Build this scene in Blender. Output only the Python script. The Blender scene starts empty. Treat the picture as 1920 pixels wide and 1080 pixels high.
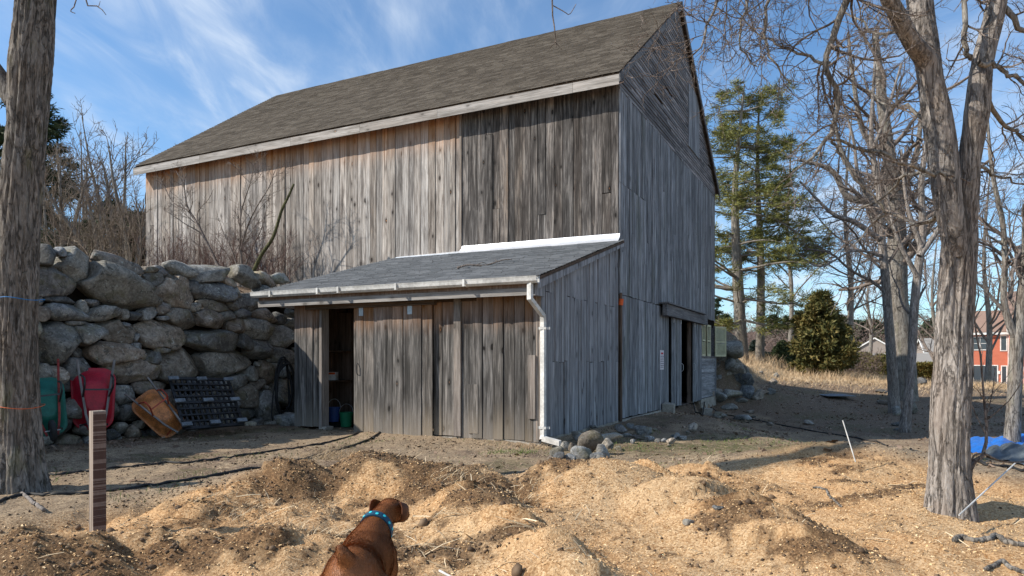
import bpy, bmesh, math, random
import numpy as np
from mathutils import Vector, Matrix

# ------------------------------------------------------------------ camera, light, exposure
SC = bpy.context.scene
COL = SC.collection
F, HX, HY, EYE = 1322.0, 960.0, 678.0, 1.35
cam = bpy.data.cameras.new('camera'); camo = bpy.data.objects.new('camera', cam); COL.objects.link(camo)
camo.location = (0, 0, EYE); camo.rotation_euler = (math.pi/2, 0, 0)
cam.sensor_width = 36; cam.lens = 36*F/1920; cam.shift_y = (HY-540)/1920; cam.clip_start = .05; cam.clip_end = 3000
SC.camera = camo
SUN_EL, SUN_AZ = math.radians(37), math.atan2(-.98, -.196)
w = bpy.data.worlds.new('World'); SC.world = w; w.use_nodes = True
wn, wl = w.node_tree.nodes, w.node_tree.links
sky = wn.new('ShaderNodeTexSky'); sky.sky_type = 'NISHITA'; sky.sun_disc = False
sky.sun_elevation = SUN_EL; sky.sun_rotation = SUN_AZ; sky.air_density = 1.0; sky.dust_density = .35; sky.ozone_density = 4.0
bg = wn['Background']; bg.inputs[1].default_value = .12
def wnode(t, **k):
    n = wn.new(t)
    for a, b in k.items(): setattr(n, a, b)
    return n
wtc = wnode('ShaderNodeTexCoord'); wsep = wnode('ShaderNodeSeparateXYZ'); wl.new(wtc.outputs['Generated'], wsep.inputs[0])
wz = wnode('ShaderNodeMath', operation='MAXIMUM'); wl.new(wsep.outputs[2], wz.inputs[0]); wz.inputs[1].default_value = .06
wa = wnode('ShaderNodeMath', operation='ADD'); wl.new(wz.outputs[0], wa.inputs[0]); wa.inputs[1].default_value = .12
wdx = wnode('ShaderNodeMath', operation='DIVIDE'); wl.new(wsep.outputs[0], wdx.inputs[0]); wl.new(wa.outputs[0], wdx.inputs[1])
wdy = wnode('ShaderNodeMath', operation='DIVIDE'); wl.new(wsep.outputs[1], wdy.inputs[0]); wl.new(wa.outputs[0], wdy.inputs[1])
wc = wnode('ShaderNodeCombineXYZ'); wl.new(wdx.outputs[0], wc.inputs[0]); wl.new(wdy.outputs[0], wc.inputs[1])
def cloud(scale, rot, sx, sy, detail, lo, hi, dist, loc=(0, 0, 0)):
    m = wnode('ShaderNodeMapping'); m.inputs['Rotation'].default_value = (0, 0, rot); m.inputs['Scale'].default_value = (sx, sy, 1)
    m.inputs['Location'].default_value = loc
    wl.new(wc.outputs[0], m.inputs[0])
    n = wnode('ShaderNodeTexNoise'); n.inputs['Scale'].default_value = scale; n.inputs['Detail'].default_value = detail
    n.inputs['Roughness'].default_value = .58; n.inputs['Distortion'].default_value = dist; wl.new(m.outputs[0], n.inputs[0])
    r = wnode('ShaderNodeMapRange'); r.inputs[1].default_value = lo; r.inputs[2].default_value = hi
    r.interpolation_type = 'SMOOTHSTEP'; wl.new(n.outputs[0], r.inputs[0]); return r.outputs[0]
c1 = cloud(.75, .4, 1.0, .8, 3, .38, .66, .6, (1.3, .4, 0)); c2 = cloud(1.15, .12, 1.9, .62, 12, .42, .80, 1.5, (.3, .1, 0)); c3 = cloud(2.6, .25, 2.0, .6, 10, .40, .8, 1.3)
cm = wnode('ShaderNodeMath', operation='MULTIPLY'); wl.new(c1, cm.inputs[0]); wl.new(c3, cm.inputs[1])
cs = wnode('ShaderNodeMath', operation='MULTIPLY_ADD'); wl.new(c2, cs.inputs[0]); cs.inputs[1].default_value = .55; wl.new(cm.outputs[0], cs.inputs[2])
ct = wnode('ShaderNodeMath', operation='MULTIPLY_ADD'); wl.new(c1, ct.inputs[0]); ct.inputs[1].default_value = .22; wl.new(cs.outputs[0], ct.inputs[2])
cc = wnode('ShaderNodeMath', operation='MULTIPLY'); cc.use_clamp = True; wl.new(ct.outputs[0], cc.inputs[0]); cc.inputs[1].default_value = .80
wm = wnode('ShaderNodeMixRGB'); wl.new(cc.outputs[0], wm.inputs[0]); wt = wnode('ShaderNodeMixRGB', blend_type='MULTIPLY'); wt.inputs[0].default_value = 1; wl.new(sky.outputs[0], wt.inputs[1]); wt.inputs[2].default_value = (.80, .98, 1.05, 1); wl.new(wt.outputs[0], wm.inputs[1]); wm.inputs[2].default_value = (4.6, 5.2, 6.0, 1)
wl.new(wm.outputs[0], bg.inputs[0])
sd = bpy.data.lights.new('sun', 'SUN'); sd.energy = 4.4; sd.angle = math.radians(.55); sd.color = (1, .94, .85)
sun = bpy.data.objects.new('sun', sd); COL.objects.link(sun)
sv = Vector((math.sin(SUN_AZ)*math.cos(SUN_EL), math.cos(SUN_AZ)*math.cos(SUN_EL), math.sin(SUN_EL)))
sun.rotation_euler = sv.to_track_quat('Z', 'Y').to_euler()
vs = SC.view_settings; vs.view_transform = 'Standard'; vs.look = 'None'; vs.gamma = 1; vs.exposure = .55; vs.use_curve_mapping = False
SC.cycles.max_bounces = 6; SC.cycles.diffuse_bounces = 3; SC.cycles.glossy_bounces = 2; SC.cycles.transparent_max_bounces = 4

# ------------------------------------------------------------------ helpers
rnd = random.Random(7); rng = np.random.default_rng(11)
def P(px, py, Y): return Vector(((px-HX)/F*Y, Y, EYE+(HY-py)/F*Y))
def sstep(a, b, x):
    t = np.clip((x-a)/(b-a), 0, 1); return t*t*(3-2*t)
_T = np.random.default_rng(5).random((4, 65536)).astype(np.float64)
def _h(ix, iy, iz, s): return _T[s % 4][((ix*73856093) ^ (iy*19349663) ^ (iz*83492791) ^ (s*2654435)) & 65535]
def vn3(x, y, z, s=0):
    x, y, z = np.broadcast_arrays(np.asarray(x, float), np.asarray(y, float), np.asarray(z, float))
    ix, iy, iz = np.floor(x).astype(np.int64), np.floor(y).astype(np.int64), np.floor(z).astype(np.int64)
    fx, fy, fz = x-ix, y-iy, z-iz
    fx, fy, fz = fx*fx*(3-2*fx), fy*fy*(3-2*fy), fz*fz*(3-2*fz)
    def L(a, b, t): return a+(b-a)*t
    c = [[[_h(ix+i, iy+j, iz+k, s) for k in (0, 1)] for j in (0, 1)] for i in (0, 1)]
    return L(L(L(c[0][0][0], c[1][0][0], fx), L(c[0][1][0], c[1][1][0], fx), fy),
             L(L(c[0][0][1], c[1][0][1], fx), L(c[0][1][1], c[1][1][1], fx), fy), fz)-.5
def fbm(x, y, z=0., o=4, s=0, g=.5):
    r = 0; a = 1
    for i in range(o):
        r = r+a*vn3(np.asarray(x)*2**i+i*7.3, np.asarray(y)*2**i+i*3.1, np.asarray(z)*2**i+i*1.7, s+i); a *= g
    return r
def raw_mesh(name, V, polys, smooth=False, attr=None):
    """polys: list of (k, array(N,k)) blocks"""
    me = bpy.data.meshes.new(name); V = np.asarray(V, np.float32)
    me.vertices.add(len(V)); me.vertices.foreach_set('co', V.ravel())
    if not isinstance(polys, list): polys = [polys]
    polys = [np.asarray(p, np.int32) for p in polys if len(p)]
    nl = sum(p.size for p in polys); npoly = sum(len(p) for p in polys)
    me.loops.add(nl); me.loops.foreach_set('vertex_index', np.concatenate([p.ravel() for p in polys]))
    me.polygons.add(npoly); tot = np.concatenate([np.full(len(p), p.shape[1]) for p in polys])
    st = np.concatenate([[0], np.cumsum(tot)[:-1]]).astype(np.int32)
    me.polygons.foreach_set('loop_start', st); me.polygons.foreach_set('loop_total', tot.astype(np.int32))
    if smooth: me.polygons.foreach_set('use_smooth', np.ones(npoly, bool))
    me.update(calc_edges=True)
    if attr is not None:
        for k, v in attr.items():
            a = me.attributes.new(k, 'FLOAT_COLOR', 'POINT'); a.data.foreach_set('color', np.asarray(v, np.float32).ravel())
    return me
def link(name, me, mat=None, parent=None, label=None, cat=None, group=None, kind=None, loc=None):
    o = bpy.data.objects.new(name, me); COL.objects.link(o)
    if mat is not None and me is not None:
        if not me.materials: me.materials.append(mat)
    if parent is not None: o.parent = parent
    if loc is not None: o.location = loc
    tag(o, label, cat, group, kind); return o
def tag(o, label=None, cat=None, group=None, kind=None):
    if label: o['label'] = label
    if cat: o['category'] = cat
    if group: o['group'] = group
    if kind: o['kind'] = kind
    return o
def thing(name, label, cat, loc=(0, 0, 0), rot=(0, 0, 0), group=None):
    o = bpy.data.objects.new(name, None); COL.objects.link(o); o.location = loc; o.rotation_euler = rot
    o.empty_display_size = .2
    return tag(o, label, cat, group)
class MB:
    """collects simple solids into one mesh"""
    def __init__(s): s.v = []; s.f = []
    def box(s, a, b, M=None, j=0):
        x0, y0, z0 = a; x1, y1, z1 = b; n = len(s.v)
        pts = [(x0, y0, z0), (x1, y0, z0), (x1, y1, z0), (x0, y1, z0), (x0, y0, z1), (x1, y0, z1), (x1, y1, z1), (x0, y1, z1)]
        for p in pts:
            p = Vector(p)
            if j: p += Vector((rnd.uniform(-j, j), rnd.uniform(-j, j), rnd.uniform(-j, j)))
            s.v.append(tuple(M @ p) if M else tuple(p))
        s.f += [tuple(n+i for i in q) for q in ((0, 3, 2, 1), (4, 5, 6, 7), (0, 1, 5, 4), (1, 2, 6, 5), (2, 3, 7, 6), (3, 0, 4, 7))]
        return s
    def hexa(s, pts):
        n = len(s.v); s.v += [tuple(p) for p in pts]
        s.f += [tuple(n+i for i in q) for q in ((0, 3, 2, 1), (4, 5, 6, 7), (0, 1, 5, 4), (1, 2, 6, 5), (2, 3, 7, 6), (3, 0, 4, 7))]
        return s
    def bar(s, p, q, w, h, up=(0, 0, 1)):
        p, q = Vector(p), Vector(q); d = (q-p); L = d.length; d.normalize(); u = Vector(up)
        x = d.cross(u)
        if x.length < 1e-4: x = d.cross(Vector((1, 0, 0)))
        x.normalize(); y = x.cross(d)
        M = Matrix((x, y, d)).transposed().to_4x4(); M.translation = p
        return s.box((-w/2, -h/2, 0), (w/2, h/2, L), M)
    def tube(s, pts, r, n=8, closed=False, caps=True):
        pts = [Vector(p) for p in pts]; m = len(pts); rr = r if hasattr(r, '__len__') else [r]*m
        base = len(s.v); ref = None
        for i, p in enumerate(pts):
            if closed: t = pts[(i+1) % m]-pts[i-1]
            else: t = pts[min(i+1, m-1)]-pts[max(i-1, 0)]
            t.normalize()
            if ref is None: ref = t.orthogonal().normalized()
            ref = (ref-t*ref.dot(t))
            ref = ref.normalized() if ref.length > 1e-5 else t.orthogonal().normalized()
            b = t.cross(ref)
            for k in range(n):
                a = 2*math.pi*k/n; s.v.append(tuple(p+ref*math.cos(a)*rr[i]+b*math.sin(a)*rr[i]))
        for i in range(m if closed else m-1):
            j = (i+1) % m
            for k in range(n):
                k2 = (k+1) % n; s.f.append((base+i*n+k, base+i*n+k2, base+j*n+k2, base+j*n+k))
        if caps and not closed:
            s.f.append(tuple(base+k for k in range(n))[::-1]); s.f.append(tuple(base+(m-1)*n+k for k in range(n)))
        return s
    def lathe(s, prof, n=24, M=None):
        base = len(s.v)
        for r, z in prof:
            for k in range(n):
                a = 2*math.pi*k/n; p = Vector((r*math.cos(a), r*math.sin(a), z)); s.v.append(tuple(M @ p if M else p))
        for i in range(len(prof)-1):
            for k in range(n):
                k2 = (k+1) % n; s.f.append((base+i*n+k, base+i*n+k2, base+(i+1)*n+k2, base+(i+1)*n+k))
        return s
    def make(s, name, mat, parent=None, smooth=False, **k):
        me = bpy.data.meshes.new(name); me.from_pydata(s.v, [], s.f)
        if smooth: me.polygons.foreach_set('use_smooth', [True]*len(me.polygons))
        me.update(); return link(name, me, mat, parent, **k)
def bez(pts, n=8):
    """Catmull-Rom through points"""
    pts = [np.array(p, float) for p in pts]; q = [2*pts[0]-pts[1]]+pts+[2*pts[-1]-pts[-2]]; out = []
    for i in range(1, len(q)-2):
        for k in range(n):
            t = k/n; a, b, c, d = q[i-1], q[i], q[i+1], q[i+2]
            out.append(.5*((2*b)+(-a+c)*t+(2*a-5*b+4*c-d)*t*t+(-a+3*b-3*c+d)*t**3))
    out.append(pts[-1]); return np.array(out)
# batches of tubes (N branches, K points) as arrays
def tubes(Pp, R, n):
    N, K, _ = Pp.shape
    T = np.empty_like(Pp); T[:, 1:-1] = Pp[:, 2:]-Pp[:, :-2]; T[:, 0] = Pp[:, 1]-Pp[:, 0]; T[:, -1] = Pp[:, -1]-Pp[:, -2]
    T /= np.linalg.norm(T, axis=2, keepdims=True)+1e-9
    ref = np.where(np.abs(T[:, :1, 2:3]) < .8, np.array([0, 0, 1.]), np.array([1., 0, 0]))
    ref = np.broadcast_to(ref, T.shape)
    A = np.cross(T, ref); A /= np.linalg.norm(A, axis=2, keepdims=True)+1e-9; B = np.cross(T, A)
    ang = np.arange(n)*2*np.pi/n
    V = Pp[:, :, None]+R[:, :, None, None]*(np.cos(ang)[None, None, :, None]*A[:, :, None]+np.sin(ang)[None, None, :, None]*B[:, :, None])
    idx = np.arange(N*K*n).reshape(N, K, n); nx = np.roll(idx, -1, axis=2)
    Q = np.stack([idx[:, :-1], nx[:, :-1], nx[:, 1:], idx[:, 1:]], -1).reshape(-1, 4)
    return V.reshape(-1, 3), Q
def merge(parts):
    V = []; Q = []; o = 0
    for v, q in parts: V.append(v); Q.append(q+o); o += len(v)
    return np.concatenate(V), np.concatenate(Q)
def unit(v): return v/(np.linalg.norm(v, axis=-1, keepdims=True)+1e-9)
def deflect(D, ang, g):
    r = g.normal(size=D.shape); r -= D*np.sum(r*D, -1, keepdims=True); r = unit(r)
    return unit(D*np.cos(ang)[:, None]+r*np.sin(ang)[:, None])
def grow(P0, D, L, R0, K, wig, trop, g, tip=.35, curl=0.):
    N = len(P0); Pp = np.empty((N, K, 3)); Pp[:, 0] = P0; d = D.copy(); c = g.normal(size=(N, 3))*curl
    for k in range(1, K):
        d = unit(d+g.normal(size=(N, 3))*wig+c+np.array([0, 0, trop])); Pp[:, k] = Pp[:, k-1]+d*(L/(K-1))[:, None]
    t = np.linspace(0, 1, K)[None]; return Pp, R0[:, None]*(1-(1-tip)*t)
def sprout(Pp, R, n, t0, t1, ang, lr, rr, K, wig, trop, g, lmin=0, tip=.35, curl=0., rmin=.0015, out=None):
    """n children per branch on average, length lr * parent length"""
    N, Kp, _ = Pp.shape; tot = int(N*n); Lp = np.linalg.norm(np.diff(Pp, axis=1), axis=2).sum(1)
    i = g.choice(N, tot, p=Lp/Lp.sum()); t = g.uniform(t0, t1, tot)*(Kp-1); k = np.minimum(t.astype(int), Kp-2); f = (t-k)
    A, B = Pp[i, k], Pp[i, k+1]; P0 = A+(B-A)*f[:, None]; D = unit(B-A)
    r = R[i, k]+(R[i, k+1]-R[i, k])*f
    D = deflect(D, np.radians(g.normal(ang, 12, tot)), g)
    if out is not None: D = unit(D+out(P0))
    L = np.maximum(Lp[i]*lr*g.uniform(.5, 1.25, tot)*(1.15-.6*t/(Kp-1)), lmin)
    return grow(P0, D, L, np.maximum(r*rr*g.uniform(.7, 1, tot), rmin), K, wig, trop, g, tip, curl)

# ------------------------------------------------------------------ materials
def mat(name, rough=.85, spec=.25):
    m = bpy.data.materials.new(name); m.use_nodes = True; b = m.node_tree.nodes['Principled BSDF']
    b.inputs['Roughness'].default_value = rough; b.inputs['Specular IOR Level'].default_value = spec
    return m, m.node_tree.nodes, m.node_tree.links, b
class NT:
    def __init__(s, m): s.n = m.node_tree.nodes; s.l = m.node_tree.links
    def inp(s, node, i, v):
        if v is None: return
        if hasattr(v, 'links') or isinstance(v, bpy.types.NodeSocket): s.l.new(v, node.inputs[i])
        else: node.inputs[i].default_value = v
    def coord(s, which='Object', scale=(1, 1, 1), rnd_off=0, rot=(0, 0, 0), warp=0, island=False):
        t = s.n.new('ShaderNodeTexCoord'); o = t.outputs[which]
        if rnd_off:
            if island: r = s.n.new('ShaderNodeNewGeometry').outputs['Random Per Island']
            else: r = s.n.new('ShaderNodeObjectInfo').outputs['Random']
            m = s.math('MULTIPLY', r, rnd_off); c = s.n.new('ShaderNodeCombineXYZ')
            for i in range(3): s.l.new(m, c.inputs[i])
            a = s.n.new('ShaderNodeVectorMath'); a.operation = 'ADD'; s.l.new(o, a.inputs[0]); s.l.new(c.outputs[0], a.inputs[1]); o = a.outputs[0]
        m = s.n.new('ShaderNodeMapping'); m.inputs['Scale'].default_value = scale; m.inputs['Rotation'].default_value = rot
        s.l.new(o, m.inputs[0]); return m.outputs[0]
    def noise(s, v, scale=1, detail=4, rough=.5, dist=0, col=False):
        n = s.n.new('ShaderNodeTexNoise'); s.l.new(v, n.inputs[0]); n.inputs['Scale'].default_value = scale
        n.inputs['Detail'].default_value = detail; n.inputs['Roughness'].default_value = rough; n.inputs['Distortion'].default_value = dist
        return n.outputs[1 if col else 0]
    def vor(s, v, scale=1, feat='F1', out='Distance', rand=1):
        n = s.n.new('ShaderNodeTexVoronoi'); n.feature = feat; s.l.new(v, n.inputs[0]); n.inputs['Scale'].default_value = scale
        n.inputs['Randomness'].default_value = rand; return n.outputs[out]
    def math(s, op, a, b=None, c=None, clamp=False):
        n = s.n.new('ShaderNodeMath'); n.operation = op; n.use_clamp = clamp
        s.inp(n, 0, a); s.inp(n, 1, b); s.inp(n, 2, c); return n.outputs[0]
    def rng(s, v, a, b, c=0, d=1, smooth=True):
        n = s.n.new('ShaderNodeMapRange'); s.inp(n, 0, v); n.inputs[1].default_value = a; n.inputs[2].default_value = b
        n.inputs[3].default_value = c; n.inputs[4].default_value = d
        if smooth: n.interpolation_type = 'SMOOTHSTEP'
        return n.outputs[0]
    def mix(s, f, a, b, mode='MIX'):
        n = s.n.new('ShaderNodeMixRGB'); n.blend_type = mode
        for i, v in ((0, f), (1, a), (2, b)):
            if isinstance(v, tuple) and len(v) == 3: v = (*v, 1)
            s.inp(n, i, v)
        return n.outputs[0]
    def ramp(s, v, stops):
        n = s.n.new('ShaderNodeValToRGB'); s.inp(n, 0, v); e = n.color_ramp.elements
        while len(e) < len(stops): e.new(.5)
        for x, (p, c) in zip(e, stops): x.position = p; x.color = (*c, 1)
        return n.outputs[0]
    def bump(s, h, strength=.5, dist=.01, nrm=None):
        n = s.n.new('ShaderNodeBump'); n.inputs['Strength'].default_value = strength; n.inputs['Distance'].default_value = dist
        s.l.new(h, n.inputs['Height'])
        if nrm is not None: s.l.new(nrm, n.inputs['Normal'])
        return n.outputs[0]
    def rand(s, island=False):
        return s.n.new('ShaderNodeNewGeometry').outputs['Random Per Island'] if island else s.n.new('ShaderNodeObjectInfo').outputs['Random']
def wood(name, dark, mid, light, warm, axis=2, island=False, streak=.5, var=.35, knots=.5, warmth=.35, rough=.85, top_warm=None, green=0., bottom=None):
    m, n, l, b = mat(name, rough, .2); t = NT(m)
    def sc(a, c): v = [a, a, a]; v[axis] = c; return tuple(v)
    g1 = t.noise(t.coord(scale=sc(34, 1.1), rnd_off=90, island=island), 1, 6, .62, .25)
    g2 = t.noise(t.coord(scale=sc(110, 3), rnd_off=50, island=island), 1, 3, .6)
    bl = t.noise(t.coord(scale=sc(4.5, .55), rnd_off=70, island=island), 1, 5, .6, .4)
    st = t.noise(t.coord(scale=sc(16, .35), rnd_off=30, island=island), 1, 4, .6)
    sw = t.noise(t.coord(scale=sc(9, .9), rnd_off=60, island=island), 1, 7, .68, 1.8); bl = t.math('ADD', t.math('MULTIPLY', bl, .5), t.math('MULTIPLY', sw, .5))
    v = t.math('ADD', t.math('MULTIPLY', g1, .34), t.math('MULTIPLY', bl, .66)); v = t.math('MULTIPLY_ADD', g2, .25, t.math('SUBTRACT', v, .125))
    c = t.ramp(v, [(.38, dark), (.5, mid), (.62, light)])
    dk = t.rng(st, .50, .68); c = t.mix(t.math('MULTIPLY', dk, streak), c, tuple(x*.62 for x in dark))
    wb = t.rng(bl, .5, .72); c = t.mix(t.math('MULTIPLY', wb, warmth), c, warm)
    kv = t.vor(t.coord(scale=sc(5.2, 2.5), rnd_off=40, island=island), 1)
    kn = t.noise(t.coord(scale=sc(14, 6), rnd_off=20, island=island), 1, 2)
    kd = t.math('MULTIPLY_ADD', kn, .12, kv)
    ka = t.rng(kd, .17, .24, 1, 0); kb = t.rng(kd, .20, .44, 1, 0); kc = t.rng(kd, .07, .13, 1, 0)
    vcol = n.new('ShaderNodeTexVoronoi'); l.new(t.coord(scale=sc(5.2, 2.5), rnd_off=40, island=island), vcol.inputs[0]); vcol.inputs['Scale'].default_value = 1; vsp = n.new('ShaderNodeSeparateColor'); l.new(vcol.outputs['Color'], vsp.inputs[0]); pres = t.rng(vsp.outputs[0], .52, .62)
    ka = t.math('MULTIPLY', ka, pres); kb = t.math('MULTIPLY', kb, pres); kc = t.math('MULTIPLY', kc, t.math('MULTIPLY', pres, t.rng(vsp.outputs[1], .3, .6)))
    c = t.mix(t.math('MULTIPLY', kb, .45*knots), c, tuple(x*.6 for x in dark))
    c = t.mix(t.math('MULTIPLY', ka, knots), c, tuple(x*.45 for x in dark)); c = t.mix(t.math('MULTIPLY', kc, knots), c, (warm[0]*1.3, warm[1]*1.0, warm[2]*.8))
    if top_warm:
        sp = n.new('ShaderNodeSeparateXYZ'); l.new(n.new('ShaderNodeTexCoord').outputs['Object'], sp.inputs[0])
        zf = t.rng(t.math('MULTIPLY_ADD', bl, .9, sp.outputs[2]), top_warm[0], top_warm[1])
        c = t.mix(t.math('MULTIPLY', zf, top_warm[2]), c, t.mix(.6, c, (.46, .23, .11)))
    if bottom:
        sp2 = n.new('ShaderNodeSeparateXYZ'); l.new(n.new('ShaderNodeTexCoord').outputs['Object'], sp2.inputs[0]); bz = t.rng(t.math('MULTIPLY_ADD', bl, 1.6, sp2.outputs[2]), 1.5, .6); c = t.mix(t.math('MULTIPLY', bz, .6), c, bottom)
    if green:
        gn = t.rng(t.noise(t.coord(scale=sc(2.2, .3)), 1, 3), .55, .7); c = t.mix(t.math('MULTIPLY', gn, green), c, (.07, .08, .045))
    r = t.rand(island); k = t.math('MULTIPLY_ADD', r, var, 1-var/2)
    hs = n.new('ShaderNodeHueSaturation'); l.new(k, hs.inputs['Value']); l.new(c, hs.inputs['Color'])
    r2 = t.math('FRACT', t.math('MULTIPLY', r, 17.3)); l.new(t.math('MULTIPLY_ADD', r2, .5, .75), hs.inputs['Saturation'])
    l.new(hs.outputs[0], b.inputs['Base Color'])
    hgt = t.math('ADD', g1, t.math('MULTIPLY', g2, .5)); l.new(t.bump(hgt, .75, .006), b.inputs['Normal'])
    return m
M = {}
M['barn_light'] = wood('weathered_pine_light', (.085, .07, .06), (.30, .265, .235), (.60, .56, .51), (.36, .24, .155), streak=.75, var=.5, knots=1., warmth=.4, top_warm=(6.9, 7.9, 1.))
M['barn_dark'] = wood('weathered_pine_dark', (.020, .017, .015), (.088, .076, .068), (.28, .255, .23), (.19, .11, .06), streak=.7, var=.5, knots=.9, warmth=.4)
M['barn_gable'] = wood('weathered_pine_gable', (.060, .062, .066), (.205, .21, .22), (.47, .48, .50), (.19, .165, .14), streak=.55, var=.45, knots=.4, warmth=.25, green=.4)
M['clap_top'] = wood('weathered_gable_clapboard', (.07, .065, .065), (.19, .18, .18), (.40, .38, .37), (.16, .10, .075), axis=1, island=True, streak=.5, var=.9, knots=.0, warmth=.55)
M['clap_low'] = wood('weathered_low_clapboard', (.12, .12, .12), (.30, .30, .31), (.47, .47, .48), (.2, .17, .15), axis=1, streak=.4, var=.5, knots=.2, warmth=.2)
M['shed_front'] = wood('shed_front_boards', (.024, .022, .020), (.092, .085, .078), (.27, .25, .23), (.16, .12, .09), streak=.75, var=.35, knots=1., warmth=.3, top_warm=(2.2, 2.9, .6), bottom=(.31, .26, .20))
M['shed_side'] = wood('shed_side_boards', (.105, .103, .107), (.235, .232, .24), (.43, .43, .44), (.20, .16, .135), streak=.35, var=.3, knots=.8, warmth=.25)
M['trim'] = wood('weathered_trim', (.16, .14, .12), (.34, .31, .28), (.50, .47, .44), (.36, .24, .15), axis=0, streak=.4, var=.4, knots=.6)
M['trim_v'] = wood('weathered_trim_vertical', (.10, .085, .07), (.24, .20, .17), (.38, .34, .30), (.28, .17, .10), streak=.4, var=.4, knots=.6)
M['brown_x'] = wood('brown_beam', (.04, .028, .02), (.10, .07, .05), (.17, .125, .10), (.17, .09, .05), axis=0, streak=.4, var=.3)
M['brown_v'] = wood('brown_post', (.05, .032, .022), (.13, .085, .058), (.20, .14, .105), (.22, .12, .065), streak=.4, var=.3)
M['lintel'] = wood('weathered_lintel', (.07, .068, .068), (.16, .155, .155), (.28, .27, .27), (.13, .10, .08), axis=1, streak=.5, var=.3)
M['soffit'] = wood('orange_soffit', (.25, .12, .06), (.52, .28, .14), (.62, .38, .22), (.55, .26, .12), axis=0, streak=.3, var=.3)
def plain(name, c, rough=.6, spec=.3, metal=0, bump=0, bscale=30, var=.12, vs_=4):
    m, n, l, b = mat(name, rough, spec); t = NT(m); b.inputs['Metallic'].default_value = metal
    v = t.noise(t.coord(), vs_, 6, .65); v2 = t.noise(t.coord(), vs_*9, 4, .6); k = t.math('ADD', t.math('MULTIPLY', v, .6), t.math('MULTIPLY', v2, .4))
    cc_ = t.mix(t.rng(k, .35, .65), tuple(x*(1-var*1.6) for x in c), tuple(min(1, x*(1+var)) for x in c)); l.new(cc_, b.inputs['Base Color'])
    if bump: l.new(t.bump(t.noise(t.coord(), bscale, 5, .6), bump, .01), b.inputs['Normal'])
    return m
M['dark'] = plain('dark_backing', (.02, .016, .013), 1, .0)
M['concrete'] = plain('concrete', (.36, .33, .28), .9, .2, bump=.4, var=.25, vs_=3)
M['white_pvc'] = plain('white_painted_metal', (.60, .585, .55), .5, .35, var=.2, vs_=2)
M['alum'] = plain('aluminium_flashing', (.78, .79, .82), .38, .5, metal=.55, bump=.9, bscale=6, var=.06)
M['galv'] = plain('galvanised_steel', (.5, .52, .52), .45, .5, metal=.6)
M['rubber'] = plain('black_rubber', (.018, .018, .018), .7, .35, var=.3)
M['blackplastic'] = plain('black_plastic', (.014, .014, .015), .5, .4, var=.25)
M['greyfoot'] = plain('dull_grey_plastic', (.17, .19, .21), .6, .3, var=.3)
M['blacksteel'] = plain('black_steel', (.03, .03, .032), .5, .5, var=.3)
M['orange'] = plain('orange_plug', (.75, .13, .03), .6)
M['cream'] = plain('cream_paint', (.56, .53, .33), .6, .3, var=.12)
M['paper'] = plain('paper_sign', (.72, .66, .68), .7); M['ink'] = plain('dark_ink', (.06, .05, .07), .8); M['redink'] = plain('red_ink', (.55, .05, .06), .8)
def shingle(name, c1, c2, c3):
    m, n, l, b = mat(name, .95, .15); t = NT(m)
    r = t.rand(True); big = t.noise(t.coord(), .9, 4, .6); fine = t.noise(t.coord(), 90, 3, .7)
    v = t.math('ADD', t.math('MULTIPLY', r, .30), t.math('ADD', t.math('MULTIPLY', big, .22), t.math('MULTIPLY', fine, .55)))
    l.new(t.ramp(v, [(.3, c1), (.55, c2), (.8, c3)]), b.inputs['Base Color']); l.new(t.bump(fine, .6, .004), b.inputs['Normal']); return m
M['shingle'] = shingle('brown_grey_shingles', (.055, .046, .037), (.098, .083, .067), (.155, .134, .11))
M['shingle_grey'] = shingle('slate_grey_shingles', (.075, .08, .086), (.118, .124, .132), (.18, .186, .195))
def stone_mat():
    m, n, l, b = mat('fieldstone', .9, .2); t = NT(m); r = t.rand()
    base = t.ramp(r, [(0, (.16, .175, .185)), (.2, (.30, .26, .20)), (.4, (.34, .25, .17)), (.6, (.17, .18, .19)), (.8, (.42, .38, .30)), (1, (.13, .145, .16))])
    co = t.coord(rnd_off=30); a = t.noise(co, 3.6, 9, .72, .8); f = t.noise(co, 24, 7, .75); vc = t.vor(t.coord(rnd_off=30), 5, 'F1', 'Color'); vs3 = n.new('ShaderNodeSeparateColor'); l.new(vc, vs3.inputs[0])
    c = t.mix(t.rng(a, .40, .62, 0, .85), t.mix(.45, base, (.05, .05, .05)), t.mix(.35, base, (.46, .45, .42)))
    c = t.mix(t.math('MULTIPLY', vs3.outputs[0], .25), c, (.08, .075, .07))
    c = t.mix(t.rng(t.noise(co, 6.5, 8, .7, 1.2), .55, .62, 0, .7), c, (.05, .05, .045))
    c = t.mix(t.rng(t.noise(co, 13, 8, .75, .6), .58, .64, 0, .75), c, (.50, .52, .47))
    c = t.mix(t.rng(t.noise(co, 2.6, 5, .6), .54, .66, 0, .5), c, (.16, .14, .07))
    c = t.mix(t.rng(f, .40, .62, .0, .55), c, t.mix(1, c, (.35, .35, .35), 'MULTIPLY'))
    r3 = t.math('FRACT', t.math('MULTIPLY', r, 23.7)); hv = n.new('ShaderNodeHueSaturation'); l.new(t.math('MULTIPLY_ADD', r3, 1.0, .80), hv.inputs['Value']); l.new(c, hv.inputs['Color']); c = hv.outputs[0]; l.new(c, b.inputs['Base Color']); n1 = t.bump(a, .9, .07); l.new(t.bump(t.math('ADD', f, t.math('MULTIPLY', t.noise(co, 90, 3, .6), .4)), .8, .02, n1), b.inputs['Normal']); return m
M['stone'] = stone_mat()
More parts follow.
